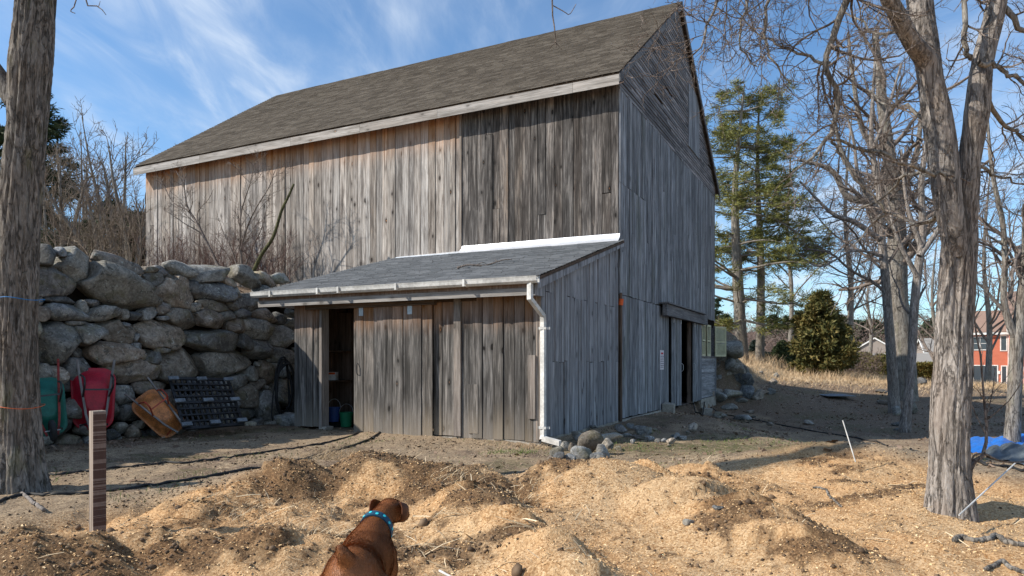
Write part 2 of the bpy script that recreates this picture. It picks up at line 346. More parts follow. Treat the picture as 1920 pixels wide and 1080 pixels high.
def bark_mat(name, dark, mid, light, s=1., warm=None, patch=0., green=0.):
    m, n, l, b = mat(name, .95, .15); t = NT(m)
    a = t.noise(t.coord(scale=(15*s, 15*s, 3.2*s)), 1, 8, .72, .9); f = t.noise(t.coord(scale=(60*s, 60*s, 16*s)), 1, 5, .7, .4)
    big = t.noise(t.coord(scale=(3., 3., 1.1)), 1, 5, .65, .3)
    rid = t.math('ABSOLUTE', t.math('SUBTRACT', t.noise(t.coord(scale=(9*s, 9*s, 1.5*s)), 1, 6, .6, 1.6), .5)); cr = t.rng(rid, .0, .035, 1, 0)
    v = t.math('ADD', t.math('MULTIPLY', a, .65), t.math('MULTIPLY', f, .35))
    c = t.ramp(v, [(.36, dark), (.5, mid), (.64, light)])
    c = t.mix(t.math('MULTIPLY', cr, .55), c, tuple(x*.55 for x in dark))
    if warm: c = t.mix(t.rng(big, .48, .62, 0, patch), c, warm)
    if green: c = t.mix(t.rng(t.noise(t.coord(scale=(5, 5, 1.6)), 1, 5, .6), .56, .68, 0, green), c, (.19, .19, .06))
    l.new(c, b.inputs['Base Color']); h = t.math('SUBTRACT', v, t.math('MULTIPLY', cr, .35)); l.new(t.bump(h, 1, .03), b.inputs['Normal']); return m
M['bark_l'] = bark_mat('shaggy_grey_bark', (.065, .057, .05), (.19, .17, .148), (.34, .31, .28), 1.1, (.19, .145, .11), .35, .25)
M['bark_r'] = bark_mat('grey_brown_bark', (.09, .078, .067), (.27, .235, .205), (.46, .42, .38), 1.0, (.26, .195, .15), .3)
M['bark_m'] = bark_mat('mid_grey_bark', (.10, .088, .072), (.24, .215, .185), (.37, .345, .30), .8, (.2, .15, .11), .3, .15)
M['twig'] = bark_mat('twig_bark', (.12, .095, .078), (.23, .185, .155), (.38, .32, .28), 1.2)
M['twig_far'] = bark_mat('pale_brush_twigs', (.12, .09, .065), (.22, .17, .125), (.34, .275, .21), .6)
M['twig_red'] = bark_mat('reddish_brush', (.11, .06, .05), (.19, .115, .095), (.28, .19, .165), 1)
M['moss'] = bark_mat('mossy_pole', (.04, .035, .02), (.10, .095, .045), (.17, .17, .08), 1)
def leaf_mat(name, c1, c2, c3, sc=.9):
    m, n, l, b = mat(name, .7, .25); t = NT(m)
    a = t.noise(t.coord(), sc, 3, .6); r = t.rand(True); v = t.math('ADD', t.math('MULTIPLY', a, .6), t.math('MULTIPLY', r, .4))
    l.new(t.ramp(v, [(.25, c1), (.5, c2), (.75, c3)]), b.inputs['Base Color']); return m
M['pine'] = leaf_mat('pine_needles', (.06, .075, .024), (.14, .145, .038), (.29, .26, .07))
M['pine_dark'] = leaf_mat('dark_conifer', (.016, .03, .014), (.035, .055, .022), (.08, .085, .03))
M['cedar'] = leaf_mat('bronzed_cedar', (.035, .045, .014), (.10, .095, .026), (.21, .155, .05), .8)
M['hedge'] = leaf_mat('yellow_green_hedge', (.07, .07, .015), (.14, .125, .03), (.2, .16, .045))
M['spruce'] = leaf_mat('blue_green_spruce', (.012, .022, .018), (.025, .04, .033), (.05, .07, .055))
M['drygrass'] = leaf_mat('dry_grass', (.30, .20, .11), (.45, .32, .19), (.60, .46, .30))
M['straw'] = leaf_mat('straw', (.38, .28, .16), (.55, .42, .26), (.68, .56, .38))
M['litter'] = leaf_mat('leaf_litter', (.09, .055, .035), (.20, .13, .085), (.36, .26, .19))
M['green'] = leaf_mat('green_weeds', (.06, .09, .02), (.11, .16, .035), (.17, .2, .06))
M['chips'] = leaf_mat('wood_chips', (.42, .24, .10), (.62, .40, .19), (.78, .58, .34), 3)
M['clod'] = leaf_mat('manure_clods', (.045, .028, .016), (.11, .068, .038), (.22, .15, .09), 3)
# ------------------------------------------------------------------ barn frame: local x along the front (0 = near corner, negative to the left), y along the gable
CX, CY, CA, SA = 2.405, 15.9, .899, .438
BROT = math.atan2(-SA, CA)
def WB(lx, ly, z=0.): return Vector((CX+CA*lx+SA*ly, CY-SA*lx+CA*ly, z))
def LB(x, y): return (x-CX)*CA-(y-CY)*SA, (x-CX)*SA+(y-CY)*CA

# ------------------------------------------------------------------ terrain
def gpt(px, py, z=0.):
    Y = (EYE-z)*F/(py-HY); return ((px-HX)/F*Y, Y)
HUMPS = []   # x, y, height, rx, ry, rot
def hump(px, py, z, rx, ry, rot=0.): x, y = gpt(px, py, z); HUMPS.append((x, y, z, rx, ry, rot))
hump(1580, 838, .25, 1.15, .8); hump(1700, 905, .12, 1.3, .9, -.4); hump(1300, 866, .20, .42, .4); hump(1380, 880, .16, .45, .35)
hump(1150, 861, .30, .80, .62); hump(1042, 868, .24, .38, .42); hump(1090, 890, .12, .6, .5)
hump(745, 856, .33, .75, .55, -.2); hump(850, 868, .28, .55, .5, -.5); hump(655, 875, .20, .5, .5); hump(545, 873, .27, .60, .40)
hump(900, 905, .26, .55, .4, -.8); hump(960, 950, .22, .5, .32, -.9); hump(1030, 1000, .20, .42, .28, -.9); hump(1090, 1045, .2, .4, .26, -.9)
hump(440, 910, .14, .5, .5); hump(350, 935, .12, .5, .4); hump(60, 992, .20, .55, .35); hump(150, 1000, .12, .35, .3)
hump(1290, 895, .24, .6, .4, -.5); hump(1400, 930, .22, .6, .35, -.6); hump(1490, 975, .16, .6, .3, -.6)
hump(300, 985, .12, .7, .35); hump(480, 985, .14, .5, .35, .3); hump(600, 935, .10, .4, .35); hump(900, 1010, .10, .5, .3)
hump(1800, 985, .05, 1.5, .5); hump(1650, 1010, .06, 1.2, .5)
def smooth_base(x, y):
    """large landform without small bumps"""
    lx, ly = LB(x, y)
    w = 1-sstep(15, 27, x-.12*(y-50))
    z = .95*sstep(24, 52, y)*w-1.7*sstep(25, 42, x)*sstep(26, 60, y)-2.2*sstep(90, 160, y)
    z = z-.55*sstep(3.8, 7.5, x)*sstep(9.5, 15, y)*sstep(34, 24, y)
    bank = sstep(-7.25, -7.9, lx)*(2.75+1.6*np.clip((-7.3-lx)/8.5, 0, 1.15))*sstep(-30, -13, ly+lx*.0)
    edge = .2+.9*vn3(ly*.15, 0, 0, 3)
    b2 = sstep(12.8, 13.6, ly)*sstep(edge+1.0, edge-.6, lx)*1.9*(1-sstep(15, 26, ly)*.75)
    b3 = sstep(12.1, 12.5, ly)*sstep(5.2, .8, lx)*.35*sstep(26, 14, ly)
    inside = (lx > -7.3) & (lx < .02) & (ly > -4.42) & (ly < 12.2)
    bk = np.maximum(bank, b2+b3)
    z = np.where(lx < -7.25, np.maximum(z, bank), z+np.where(ly > 12.1, b2+b3, 0))
    d = np.exp(-((x-.75)**2+(y-11.9)**2)/.9)*.09
    near = -np.exp(-(((x-2.1)/1.0)**2+((y-13.4)/1.8)**2))*.07
    litterbed = np.exp(-(((x-4.0)/.8)**2+((y-15.3)/1.6)**2))*.16
    return np.where(inside, -.02, z-d+near+litterbed)
def humps(x, y):
    z = np.zeros_like(x)
    for hx, hy, h, rx, ry, ro in HUMPS:
        c, s = math.cos(ro), math.sin(ro); u = (x-hx)*c+(y-hy)*s; v = -(x-hx)*s+(y-hy)*c
        q = (u/rx)**2+(v/ry)**2; z = np.maximum(z, h*np.exp(-q*.75))+.25*h*np.exp(-q*.75)*(z > .02)
    return z
def sawmask(x, y):
    """where the shavings and manure have been spread"""
    n = .9*vn3(x*.8, y*.8, 0, 2)+.35*vn3(x*3, y*3, 0, 1)
    lim = np.interp(x, [-9, -5.2, -4.3, -3.2, -2.4, -1.2, -.2, .2, .9, 2.5, 4.2, 6, 9], [5.0, 5.4, 6.1, 7.0, 8.0, 8.6, 8.0, 8.2, 8.7, 8.9, 9.1, 8.0, 6.0])
    return sstep(.35, -.35, y-lim+n*.8)
def height(x, y, fine=True):
    x = np.asarray(x, float); y = np.asarray(y, float)
    z = smooth_base(x, y); hm = humps(x, y); s = sawmask(x, y)
    z = z+hm*1.32-.13*s
    if fine:
        far = sstep(90, 14, y)
        z = z+.035*fbm(x*.9, y*.9, 0, 3, 2)*far+s*(.10*(1+.5*sstep(1.2, -1, x))*fbm(x*1.9, y*1.9, 1, 2, 1)+.034*(.6+1.2*sstep(1.5, -1, x))*fbm(x*7, y*7, 2, 4, 3, .6)+.009*fbm(x*30, y*30, 3, 2, 1))+(1-s)*.03*fbm(x*7, y*7, 0, 4, 4)*sstep(30, 10, y)
    return z
def hz(x, y): return float(height(np.array([x]), np.array([y]))[0])
def gz(px, py, z0=0.):
    z = z0
    for _ in range(4): x, y = gpt(px, py, z); z = hz(x, y)
    return Vector((x, y, z))
def axis_pts(lo, hi, d, far_lo, far_hi, g=1.09):
    a = list(np.arange(lo, hi, d)); s = d; v = a[-1]
    while v < far_hi: s *= g; v += s; a.append(v)
    s = d; v = lo; b = []
    while v > far_lo: s *= g; v -= s; b.append(v)
    return np.array(b[::-1]+a)
xs = axis_pts(-5.6, 6.2, .032, -900, 900, 1.075); ys = axis_pts(2.6, 10.4, .030, -60, 1600, 1.05)
GX, GY = np.meshgrid(xs, ys); gx, gy = GX.ravel(), GY.ravel(); gzv = height(gx, gy)
nx_, ny_ = len(xs), len(ys); ii = np.arange(nx_*ny_).reshape(ny_, nx_)
Q = np.stack([ii[:-1, :-1], ii[:-1, 1:], ii[1:, 1:], ii[1:, :-1]], -1).reshape(-1, 4)
saw = sawmask(gx, gy)
def spot(px, py, rx, ry, z=.1, x=None):
    X, Y = gpt(px, py, z); return np.exp(-(((gx-X)/rx)**2+((gy-Y)/ry)**2))
MAN = [(540, 895, .7, .6), (745, 880, .55, .5), (850, 900, .6, .45), (900, 930, .4, .4), (1050, 885, .3, .3), (975, 900, .25, .6), (1340, 905, .45, .35), (1440, 950, .6, .35), (1540, 990, .5, .25),
          (1590, 855, .5, .3), (1640, 885, .8, .25), (1560, 905, .9, .2), (60, 1020, .8, .5), (200, 1000, .3, .3), (600, 960, .4, .3), (420, 990, .5, .3), (1000, 985, .5, .2), (1080, 1040, .4, .2), (870, 1070, .5, .2), (1320, 882, .3, .2), (800, 985, .5, .3)]
MAN = [(*gpt(px, py, .15), rx, ry) for px, py, rx, ry in MAN]
def manf(x, y):
    m = np.zeros_like(x)
    for X, Y, rx, ry in MAN: m = np.maximum(m, np.exp(-(((x-X)/rx)**2+((y-Y)/ry)**2)))
    q = m*.9+sstep(1.0, -1.5, x)*.20+.08+fbm(x*2.4, y*2.4, 5, 4, 2, .6)*.75+fbm(x*9, y*9, 6, 4, 1, .7)*.55
    return sstep(.34, .74, q)
m2_ = fbm(gx*9, gy*9, 6, 4, 1, .7)
man = manf(gx, gy)*saw*.9
ln = fbm(gx*.8, gy*.8, 9, 3, 3); lx_, ly_ = LB(gx, gy)
grass = sstep(.0, .22, ln-.02+.35*fbm(gx*6, gy*6, 2, 3, 1)-.10)*(1-saw)
g2 = np.exp(-(((gx-3.2)/1.8)**2+((gy-11.2)/1.3)**2)); grass = np.clip(grass*.55+g2*sstep(-.4, .25, ln+.6*m2_+.15), 0, 1)
grass = grass*sstep(60, 20, gy)
path = np.exp(-((gy-(17.4-.83*(gx-4.5)))/1.5)**2)*sstep(3.2, 4.6, gx)+np.exp(-((gx+2.6)/1.3)**2-((gy-12.9)/1.0)**2)
lit = sstep(-.05, .25, ln*.8+.5*fbm(gx*3, gy*3, 4, 3, 2)+.25*sstep(7, 9, gx)+.25*sstep(14, 20, gy)*sstep(2, 5, gx)-.5*path+.25*np.exp(-(((gx-4.0)/1.0)**2+((gy-15.2)/2.)**2))+.25*(lx_ < -5.6))*(1-saw)
lit = np.maximum(lit, sstep(-7, -7.4, lx_))*sstep(70, 40, gy); grass *= 1-np.clip(path, 0, 1)*.9
field = sstep(30, 40, gy+ln*6)*sstep(200, 90, gy)
ground_me = raw_mesh('ground', np.stack([gx, gy, gzv], 1), Q, True, {'cover': np.stack([saw, man, grass, lit], 1), 'cover2': np.stack([field, np.clip(path, 0, 1), saw*0, saw*0+1], 1)})
def ground_mat():
    m, n, l, b = mat('ground_soil', .95, .12); t = NT(m)
    def at(nm): a = n.new('ShaderNodeAttribute'); a.attribute_name = nm; return a
    a1, a2 = at('cover'), at('cover2'); s1 = n.new('ShaderNodeSeparateColor'); l.new(a1.outputs['Color'], s1.inputs[0]); s2 = n.new('ShaderNodeSeparateColor'); l.new(a2.outputs['Color'], s2.inputs[0])
    co = t.coord(); big = t.noise(co, 1.3, 5, .6); med = t.noise(co, 9, 6, .7); fine = t.noise(co, 60, 5, .75); chips = t.vor(t.coord(), 75, 'F1', 'Color')
    cs_ = n.new('ShaderNodeSeparateColor'); l.new(chips, cs_.inputs[0])
    soil = t.ramp(t.math('ADD', t.math('MULTIPLY', fine, .6), t.math('MULTIPLY', med, .4)), [(.32, (.10, .068, .042)), (.5, (.32, .235, .152)), (.66, (.56, .43, .285))])
    soil = t.mix(t.rng(big, .45, .65, 0, .5), soil, (.25, .185, .125))
    fleck = t.math('MULTIPLY', t.rng(cs_.outputs[0], .80, .86), .55); soil = t.mix(fleck, soil, (.42, .33, .22))
    fd = t.math('MULTIPLY', t.rng(cs_.outputs[1], .80, .88), .6); soil = t.mix(fd, soil, (.05, .034, .024))
    lt = t.ramp(cs_.outputs[2], [(0, (.06, .040, .028)), (.5, (.15, .102, .07)), (.85, (.25, .18, .13)), (1, (.40, .32, .24))])
    c = t.mix(t.math('MULTIPLY', a1.outputs['Alpha'], .8), soil, lt)
    gr = t.ramp(fine, [(.3, (.035, .045, .016)), (.55, (.09, .10, .035)), (.75, (.20, .17, .085))])
    c = t.mix(t.math('MULTIPLY', s1.outputs[2], t.rng(t.math('ADD', med, fine), .85, 1.1)), c, gr)
    fl = t.ramp(fine, [(.3, (.24, .17, .09)), (.55, (.42, .31, .19)), (.7, (.52, .41, .27))]); c = t.mix(s2.outputs[0], c, fl)
    pa = t.ramp(t.math('ADD', t.math('MULTIPLY', fine, .5), t.math('MULTIPLY', med, .5)), [(.35, (.21, .15, .095)), (.6, (.42, .315, .21))]); c = t.mix(t.math('MULTIPLY', s2.outputs[1], .8), c, pa)
    sv_ = t.math('ADD', t.math('MULTIPLY', cs_.outputs[0], .35), t.math('ADD', t.math('MULTIPLY', fine, .4), t.math('MULTIPLY', med, .3)))
    sw = t.ramp(sv_, [(.28, (.20, .10, .042)), (.44, (.42, .255, .125)), (.6, (.57, .385, .21)), (.82, (.72, .54, .34))])
    pale = t.rng(big, .40, .62); sw = t.mix(t.math('MULTIPLY', pale, .45), sw, t.mix(.5, sw, (.62, .46, .28)))
    mu = t.ramp(t.math('ADD', t.math('MULTIPLY', fine, .7), t.math('MULTIPLY', cs_.outputs[1], .3)), [(.3, (.05, .03, .017)), (.52, (.135, .082, .045)), (.72, (.30, .19, .10))])
    sw = t.mix(s1.outputs[1], sw, mu)
    og = t.rng(t.noise(t.coord(), .55, 4, .6), .42, .6); sw = t.mix(t.math('MULTIPLY', og, .5), sw, t.mix(1, sw, (.98, .82, .66), 'MULTIPLY')); c = t.mix(s1.outputs[0], c, sw); l.new(c, b.inputs['Base Color'])
    hgt = t.math('ADD', t.math('MULTIPLY', med, .6), t.math('ADD', t.math('MULTIPLY', fine, .5), t.math('MULTIPLY', cs_.outputs[0], .15)))
    l.new(t.bump(hgt, .9, .028), b.inputs['Normal']); return m
link('ground', ground_me, ground_mat(), kind='structure')

# scatter of small bits
def scatter_bits(name, pts, size, mat_, kind='tet', flat=.5, g=rng, label=None, cat=None):
    N = len(pts)
    if kind == 'flake':
        base = np.array([(-.5, -.28, 0), (.5, -.22, .06), (.45, .3, 0), (-.4, .26, .08)]); fc = np.array([(0, 1, 2, 3)])
    elif kind == 'straw':
        base = np.array([(-.5, -.016, 0), (0, -.02, .05), (.5, -.008, 0), (.5, .008, 0), (0, .02, .05), (-.5, .016, 0)]); fc = np.array([(0, 1, 4, 5), (1, 2, 3, 4)])
    else:
        p = (1+5**.5)/2; base = np.array([(-1, p, 0), (1, p, 0), (-1, -p, 0), (1, -p, 0), (0, -1, p), (0, 1, p), (0, -1, -p), (0, 1, -p), (p, 0, -1), (p, 0, 1), (-p, 0, -1), (-p, 0, 1)])/3.8
        fc = np.array([(0, 11, 5), (0, 5, 1), (0, 1, 7), (0, 7, 10), (0, 10, 11), (1, 5, 9), (5, 11, 4), (11, 10, 2), (10, 7, 6), (7, 1, 8), (3, 9, 4), (3, 4, 2), (3, 2, 6), (3, 6, 8), (3, 8, 9), (4, 9, 5), (2, 4, 11), (6, 2, 10), (8, 6, 7), (9, 8, 1)])
    a = g.uniform(0, 2*np.pi, N); s = size*g.lognormal(0, .35, N)
    V = np.broadcast_to(base, (N,)+base.shape).copy()
    if kind == 'tet': V *= g.uniform(.7, 1.25, (N, len(base), 1)); V *= np.array([1, 1, .75])
    V *= s[:, None, None]
    tl = g.normal(0, flat, (N, 2)); cy, sy = np.cos(tl[:, 0]), np.sin(tl[:, 0]); x, y, z = V[..., 0].copy(), V[..., 1].copy(), V[..., 2].copy()
    x2 = x*cy[:, None]+z*sy[:, None]; z = -x*sy[:, None]+z*cy[:, None]; x = x2
    c2, s2 = np.cos(tl[:, 1]), np.sin(tl[:, 1]); y2 = y*c2[:, None]-z*s2[:, None]; z = y*s2[:, None]+z*c2[:, None]; y = y2
    ca, sa = np.cos(a)[:, None], np.sin(a)[:, None]
    V = np.stack([x*ca-y*sa, x*sa+y*ca, z], -1)+pts[:, None]
    Fc = (fc[None]+(np.arange(N)*len(base))[:, None, None]).reshape(-1, fc.shape[1])
    return link(name, raw_mesh(name, V.reshape(-1, 3), Fc, False), mat_, kind='stuff', label=label)
def sample_ground(n, x0, x1, y0, y1, prob, g=rng, lift=.0):
    x = g.uniform(x0, x1, n); y = g.uniform(y0, y1, n); k = g.random(n) < prob(x, y)*np.clip(7/np.maximum(y, 2.), .35, 1); x, y = x[k], y[k]
    return np.stack([x, y, height(x, y)+lift], 1)
def clump(x, y, f, s, lo, hi): return sstep(lo, hi, fbm(x*f, y*f, s, 3, s))
scatter_bits('wood_shavings', sample_ground(150000, -5, 7, 2.6, 10, lambda x, y: sawmask(x, y)*.9, lift=.002), .0115, M['chips'], 'flake', .45, label='pale orange wood shavings strewn over the heaps in the foreground')
scatter_bits('manure_clods', sample_ground(26000, -5, 6.5, 2.6, 9.6, lambda x, y: sawmask(x, y)*(.05+.95*manf(x, y)), lift=.001), .021, M['clod'], 'tet', 1, label='dark manure crumbs lying over the sawdust heaps')
scatter_bits('manure_balls', sample_ground(520, -5, 6, 2.6, 8.6, lambda x, y: sawmask(x, y)*(.12+.8*manf(x, y)), lift=.004), .046, M['clod'], 'tet', 1, label='round dry manure balls on the sawdust heaps')
scatter_bits('straw', sample_ground(2600, -4.6, 5, 2.6, 8.6, lambda x, y: sawmask(x, y)*(.12+.9*clump(x, y, 1.2, 1, .0, .3)*sstep(1.4, -.5, x)), lift=.015), .16, M['straw'], 'straw', .35, label='pale straw stems caught in the manure heaps')
scatter_bits('straw_on_soil', sample_ground(60000, -9, 12, 5, 22, lambda x, y: (1-sawmask(x, y))*.8, lift=.008), .06, M['straw'], 'straw', .2, label='short straw and chaff on the trodden soil')
def litp(x, y):
    lx, ly = LB(x, y); inb = (lx > -6.9) & (lx < .1) & (ly > -4.5) & (ly < 12.4)
    return (1-sawmask(x, y))*(.25+.75*clump(x, y, .5, 3, -.1, .3))*np.where(inb, 0, 1)*np.maximum(sstep(3.0, 5, x)*sstep(11, 14, y+x*.2), np.maximum((lx < -5.7)*.7, .12))
scatter_bits('soil_crumbs', sample_ground(26000, -9, 9, 5, 15, lambda x, y: (1-sawmask(x, y))*(.15+.8*clump(x, y, .9, 2, 0, .3)), lift=.002), .022, M['clod'], 'tet', 1, label='brown crumbs and bark bits on the trodden yard soil')
scatter_bits('fallen_leaves', sample_ground(110000, -13, 22, 7, 36, litp, lift=.010), .055, M['litter'], 'flake', .45, label='brown fallen leaves over the shaded ground')

# ------------------------------------------------------------------ generic rocks
def ico(sub):
    bm = bmesh.new(); bmesh.ops.create_icosphere(bm, subdivisions=sub, radius=1); V = np.array([v.co[:] for v in bm.verts]); Fc = np.array([[v.index for v in f.verts] for f in bm.faces]); bm.free(); return V, Fc
ICO2, ICO3, ICO4 = ico(2), ico(3), ico(4)
def rock_mesh(name, sx, sy, sz, seed, base=None, nplanes=16):
    g = np.random.default_rng(seed); V, Fc = base or ICO3
    nrm = unit(g.normal(size=(nplanes, 3))); h = g.uniform(.36, .74, nplanes); dt = V @ nrm.T
    r = np.where(dt > .05, h[None]/np.maximum(dt, .05), 9); rs = np.sort(r, 1)[:, 0]; rs = np.minimum(rs, 1.08)
    W = V*rs[:, None]; W = W*(1+.035*fbm(W[:, 0]*2+seed, W[:, 1]*2, W[:, 2]*2, 4, 1)[:, None])
    return raw_mesh(name, W*np.array([sx, sy, sz])*.74, Fc, False)
# ------------------------------------------------------------------ haze-free distance: woods handled later

# ------------------------------------------------------------------ BARN
barn = thing('barn', 'tall weathered grey timber barn with brown shingled gable roof', 'barn', (CX, CY, 0), (0, 0, BROT))
W_, D_ = 15.84, 12.05; YR, ZR = 5.85, 12.1; ZF = 7.72
SAG = .009
def part_empty(name, parent): o = bpy.data.objects.new(name, None); COL.objects.link(o); o.parent = parent; return o
def vboard(parent, face, a0, a1, z0, z1a, z1b, off, thick, mat_, name='board'):
    """vertical board; face 'x' -> plane y=off facing -y, spans x a0..a1; face 'y' -> plane x=off facing +x, spans y a0..a1"""
    j = rnd.uniform(-.008, .010); tw = rnd.uniform(-.006, .006); b0 = rnd.uniform(-.012, .012)
    if face == 'x':
        o, i = off-thick-j, off
        pts = [(a0, o+tw, z0+b0), (a1, o-tw, z0+b0), (a1, i, z0+b0), (a0, i, z0+b0), (a0, o+tw, z1a), (a1, o-tw, z1b), (a1, i, z1b), (a0, i, z1a)]
    else:
        o, i = off+thick+j, off
        pts = [(i, a0, z0+b0), (o, a0, z0+b0), (o, a1, z0+b0), (i, a1, z0+b0), (i, a0, z1a), (o, a0, z1a), (o, a1, z1b), (i, a1, z1b)]
        pts[1] = (o+tw, a0, z0+b0); pts[5] = (o+tw, a0, z1a); pts[2] = (o-tw, a1, z0+b0); pts[6] = (o-tw, a1, z1b)
    m = MB().hexa(pts); return m.make(name, mat_, parent)
def board_run(parent, face, s0, s1, z0, z1, off, mat_, wmin=.15, wmax=.27, thick=.025, gap=.011, cuts=0, skip=None):
    s = s0
    while s < s1-.02:
        w = rnd.uniform(wmin, wmax)
        if s1-(s+w) < wmin*.6: w = s1-s
        a, b = s+gap/2, s+w-gap/2
        za = z0(s+w/2) if callable(z0) else z0; t1 = z1(a) if callable(z1) else z1; t2 = z1(b) if callable(z1) else z1
        if skip and skip(s+w/2): s += w; continue
        if cuts and rnd.random() < cuts and min(t1, t2)-za > 1.6:
            zc = rnd.uniform(za+.5, min(t1, t2)-.6)
            vboard(parent, face, a, b, za, zc-.003, zc-.003, off, thick, mat_); vboard(parent, face, a, b, zc+.004, t1, t2, off, thick, mat_)
        else: vboard(parent, face, a, b, za, t1, t2, off, thick, mat_)
        s += w
LB1 = -4.09
def bankz(lx): return 2.75+1.6*min(max((-7.3-lx)/8.5, 0), 1.15)
fw = MB()
fw.box((-W_+.05, .004, -.2), (-.05, .06, 7.55)).make('front_wall', M['dark'], barn); fwo = COL.objects[-1] if False else bpy.data.objects['front_wall']
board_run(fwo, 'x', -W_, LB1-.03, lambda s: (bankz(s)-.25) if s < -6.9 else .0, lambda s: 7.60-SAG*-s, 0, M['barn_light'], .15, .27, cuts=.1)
board_run(fwo, 'x', LB1+.03, -.0, 3.2, lambda s: 7.60-SAG*-s, 0, M['barn_dark'], .16, .27, cuts=.2)
board_run(fwo, 'x', LB1+.03, -.0, 0, 3.19, 0, M['barn_dark'], .16, .27)
MB().box((LB1-.028, -.05, 3.7), (LB1+.028, 0, 7.58)).make('panel_trim', M['trim_v'], fwo)
# gable wall: backing leaves the door and windows open
gw = MB(); X1 = -.004; X0 = -.06
gw.box((X0, .05, 0), (X1, 6.04, 2.9)).box((X0, 7.72, 0), (X1, 9.2, 2.9)).box((X0, 9.2, 0), (X1, 11.98, 1.5)).box((X0, 9.2, 2.62), (X1, 11.98, 2.9)).box((X0, 6.04, 2.62), (X1, 7.72, 2.9)).box((X0, .05, 2.9), (X1, 12.0, 7.6))
n0 = len(gw.v); gw.v += [(X0, .05, 7.6), (X0, 12, 7.6), (X0, YR, ZR-.1), (X1, .05, 7.6), (X1, 12, 7.6), (X1, YR, ZR-.1)]
gw.f += [(n0, n0+1, n0+2), (n0+3, n0+5, n0+4), (n0, n0+2, n0+5, n0+3), (n0+1, n0+4, n0+5, n0+2)]
gwo = gw.make('gable_wall', M['dark'], barn)
board_run(gwo, 'y', .14, 3.55, .06, 2.86, 0, M['barn_gable'], .12, .22, cuts=0)
board_run(gwo, 'y', 3.55, 4.69, .02, 2.86, 0, M['barn_gable'], .12, .22)
board_run(gwo, 'y', 0, 2.2, 2.88, lambda s: 5.4, 0, M['barn_gable'], .12, .22, cuts=.12)
board_run(gwo, 'y', 0, 2.2, 5.41, lambda s: 7.55, .0, M['barn_gable'], .14, .24)
board_run(gwo, 'y', 2.2, 12.02, 2.88, lambda s: 7.55, 0, M['barn_gable'], .12, .23, cuts=.22)
board_run(gwo, 'y', 7.9, 9.15, .02, 2.6, 0, M['barn_gable'], .12, .2)
def rakez(y, side=0): return ZF+(ZR-ZF)*(y+.35)/(YR+.35) if y < YR else ZR-(ZR-7.78)*(y-YR)/(12.35-YR)
# gable clapboards: random-length weathered pieces, one joined part
cl = MB(); z = 7.50
while z < ZR-.25:
    h = .115; zt = z+h
    ya = max(0, -.35+(zt-ZF)/(ZR-ZF)*(YR+.35))+.02 if zt > rakez(0) else 0.; yb = min(12.02, YR+(ZR-zt)/(ZR-7.78)*(12.35-YR)-.02)
    yb = min(yb, 12.02); y = ya
    while y < yb-.05:
        L = rnd.uniform(.5, 2.4); e = min(y+L, yb)
        if yb-e < .2: e = yb
        o = rnd.uniform(0, .010); dz = rnd.uniform(-.006, .006); ol = .016+o
        if not (rnd.random() < .012):
            cl.hexa([(0, y+.003, z+dz), (ol+.012, y+.003, z+dz), (ol+.012, e-.003, z+dz), (0, e-.003, z+dz), (0, y+.003, zt+.02), (.008+o, y+.003, zt+.02), (.008+o, e-.003, zt+.02), (0, e-.003, zt+.02)])
        y = e
    z += .098
cl.make('clapboards', M['clap_top'], gwo, kind='stuff')
MB().box((.028, 7.2, 8.2), (.05, 8.9, 10.2)).make('repair_panel', M['barn_gable'], gwo)
# other two walls (seen only from the side)
bw = MB().box((-W_+.05, D_-.06, 0), (-.05, D_, 7.7)).make('rear_wall', M['dark'], barn); board_run(bw, 'x', -W_, -.02, 2., 7.7, D_+.03, M['barn_gable'], .5, .8)
lw = MB().box((-W_+.02, .06, 2), (-W_+.06, D_-.07, 7.6)); n0 = len(lw.v); lw.v += [(-W_+.05, .05, 7.6), (-W_+.05, 12, 7.6), (-W_+.05, YR, ZR-.2), (-W_+.02, .05, 7.6), (-W_+.02, 12, 7.6), (-W_+.02, YR, ZR-.2)]
lw.f += [(n0, n0+1, n0+2), (n0+3, n0+5, n0+4)]; lwo = lw.make('far_gable_wall', M['barn_gable'], barn)
# roof
def shingles(name, parent, O, U, Vd, N, LU, LV, mat_, tw=.31, ch=.14, kind='stuff', sag=0.):
    """O eave start, U along the eave, Vd up the slope, N outward normal"""
    O, U, Vd, N = map(lambda q: np.array(q, float), (O, U, Vd, N)); rows = int(LV/ch); vs_ = []
    for r in range(rows+1):
        v0 = r*ch-.01; v1 = min(v0+ch*1.25, LV); x = -rnd.random()*tw; es = [0.]
        while x < LU:
            x += tw*rnd.uniform(.8, 1.15)
            if x > .03: es.append(min(x, LU))
        es = np.array(es); u0, u1 = es[:-1]+.003, es[1:]-.003; k = u1 > u0+.02; u0, u1 = u0[k], u1[k]; n = len(u0)
        lo = .020+rng.uniform(-.002, .004, n); dv = rng.uniform(-.006, .006, n)
        def pt(u, v, h): return O+U*u[:, None]+Vd*(v if np.ndim(v) else np.full(n, v))[:, None]+N*(h if np.ndim(h) else np.full(n, h))[:, None]
        vs_.append(np.stack([pt(u0, v0+dv, lo-.014), pt(u1, v0+dv, lo-.014), pt(u1, v0+dv, lo), pt(u0, v0+dv, lo), pt(u0, v1, .004), pt(u1, v1, .004)], 1))
    A = np.concatenate(vs_); n = len(A); wob = .012*fbm(A[..., 0]*.5, A[..., 1]*.5, A[..., 2]*.5, 2, 1); A = A+N*wob[..., None]
    if sag: A[..., 2] += sag*A[..., 0]
    b = (np.arange(n)*6)[:, None]; Fq = np.concatenate([b+np.array([[0, 1, 2, 3]]), b+np.array([[3, 2, 5, 4]])])
    return link(name, raw_mesh(name, A.reshape(-1, 3), Fq), mat_, parent, kind=kind)
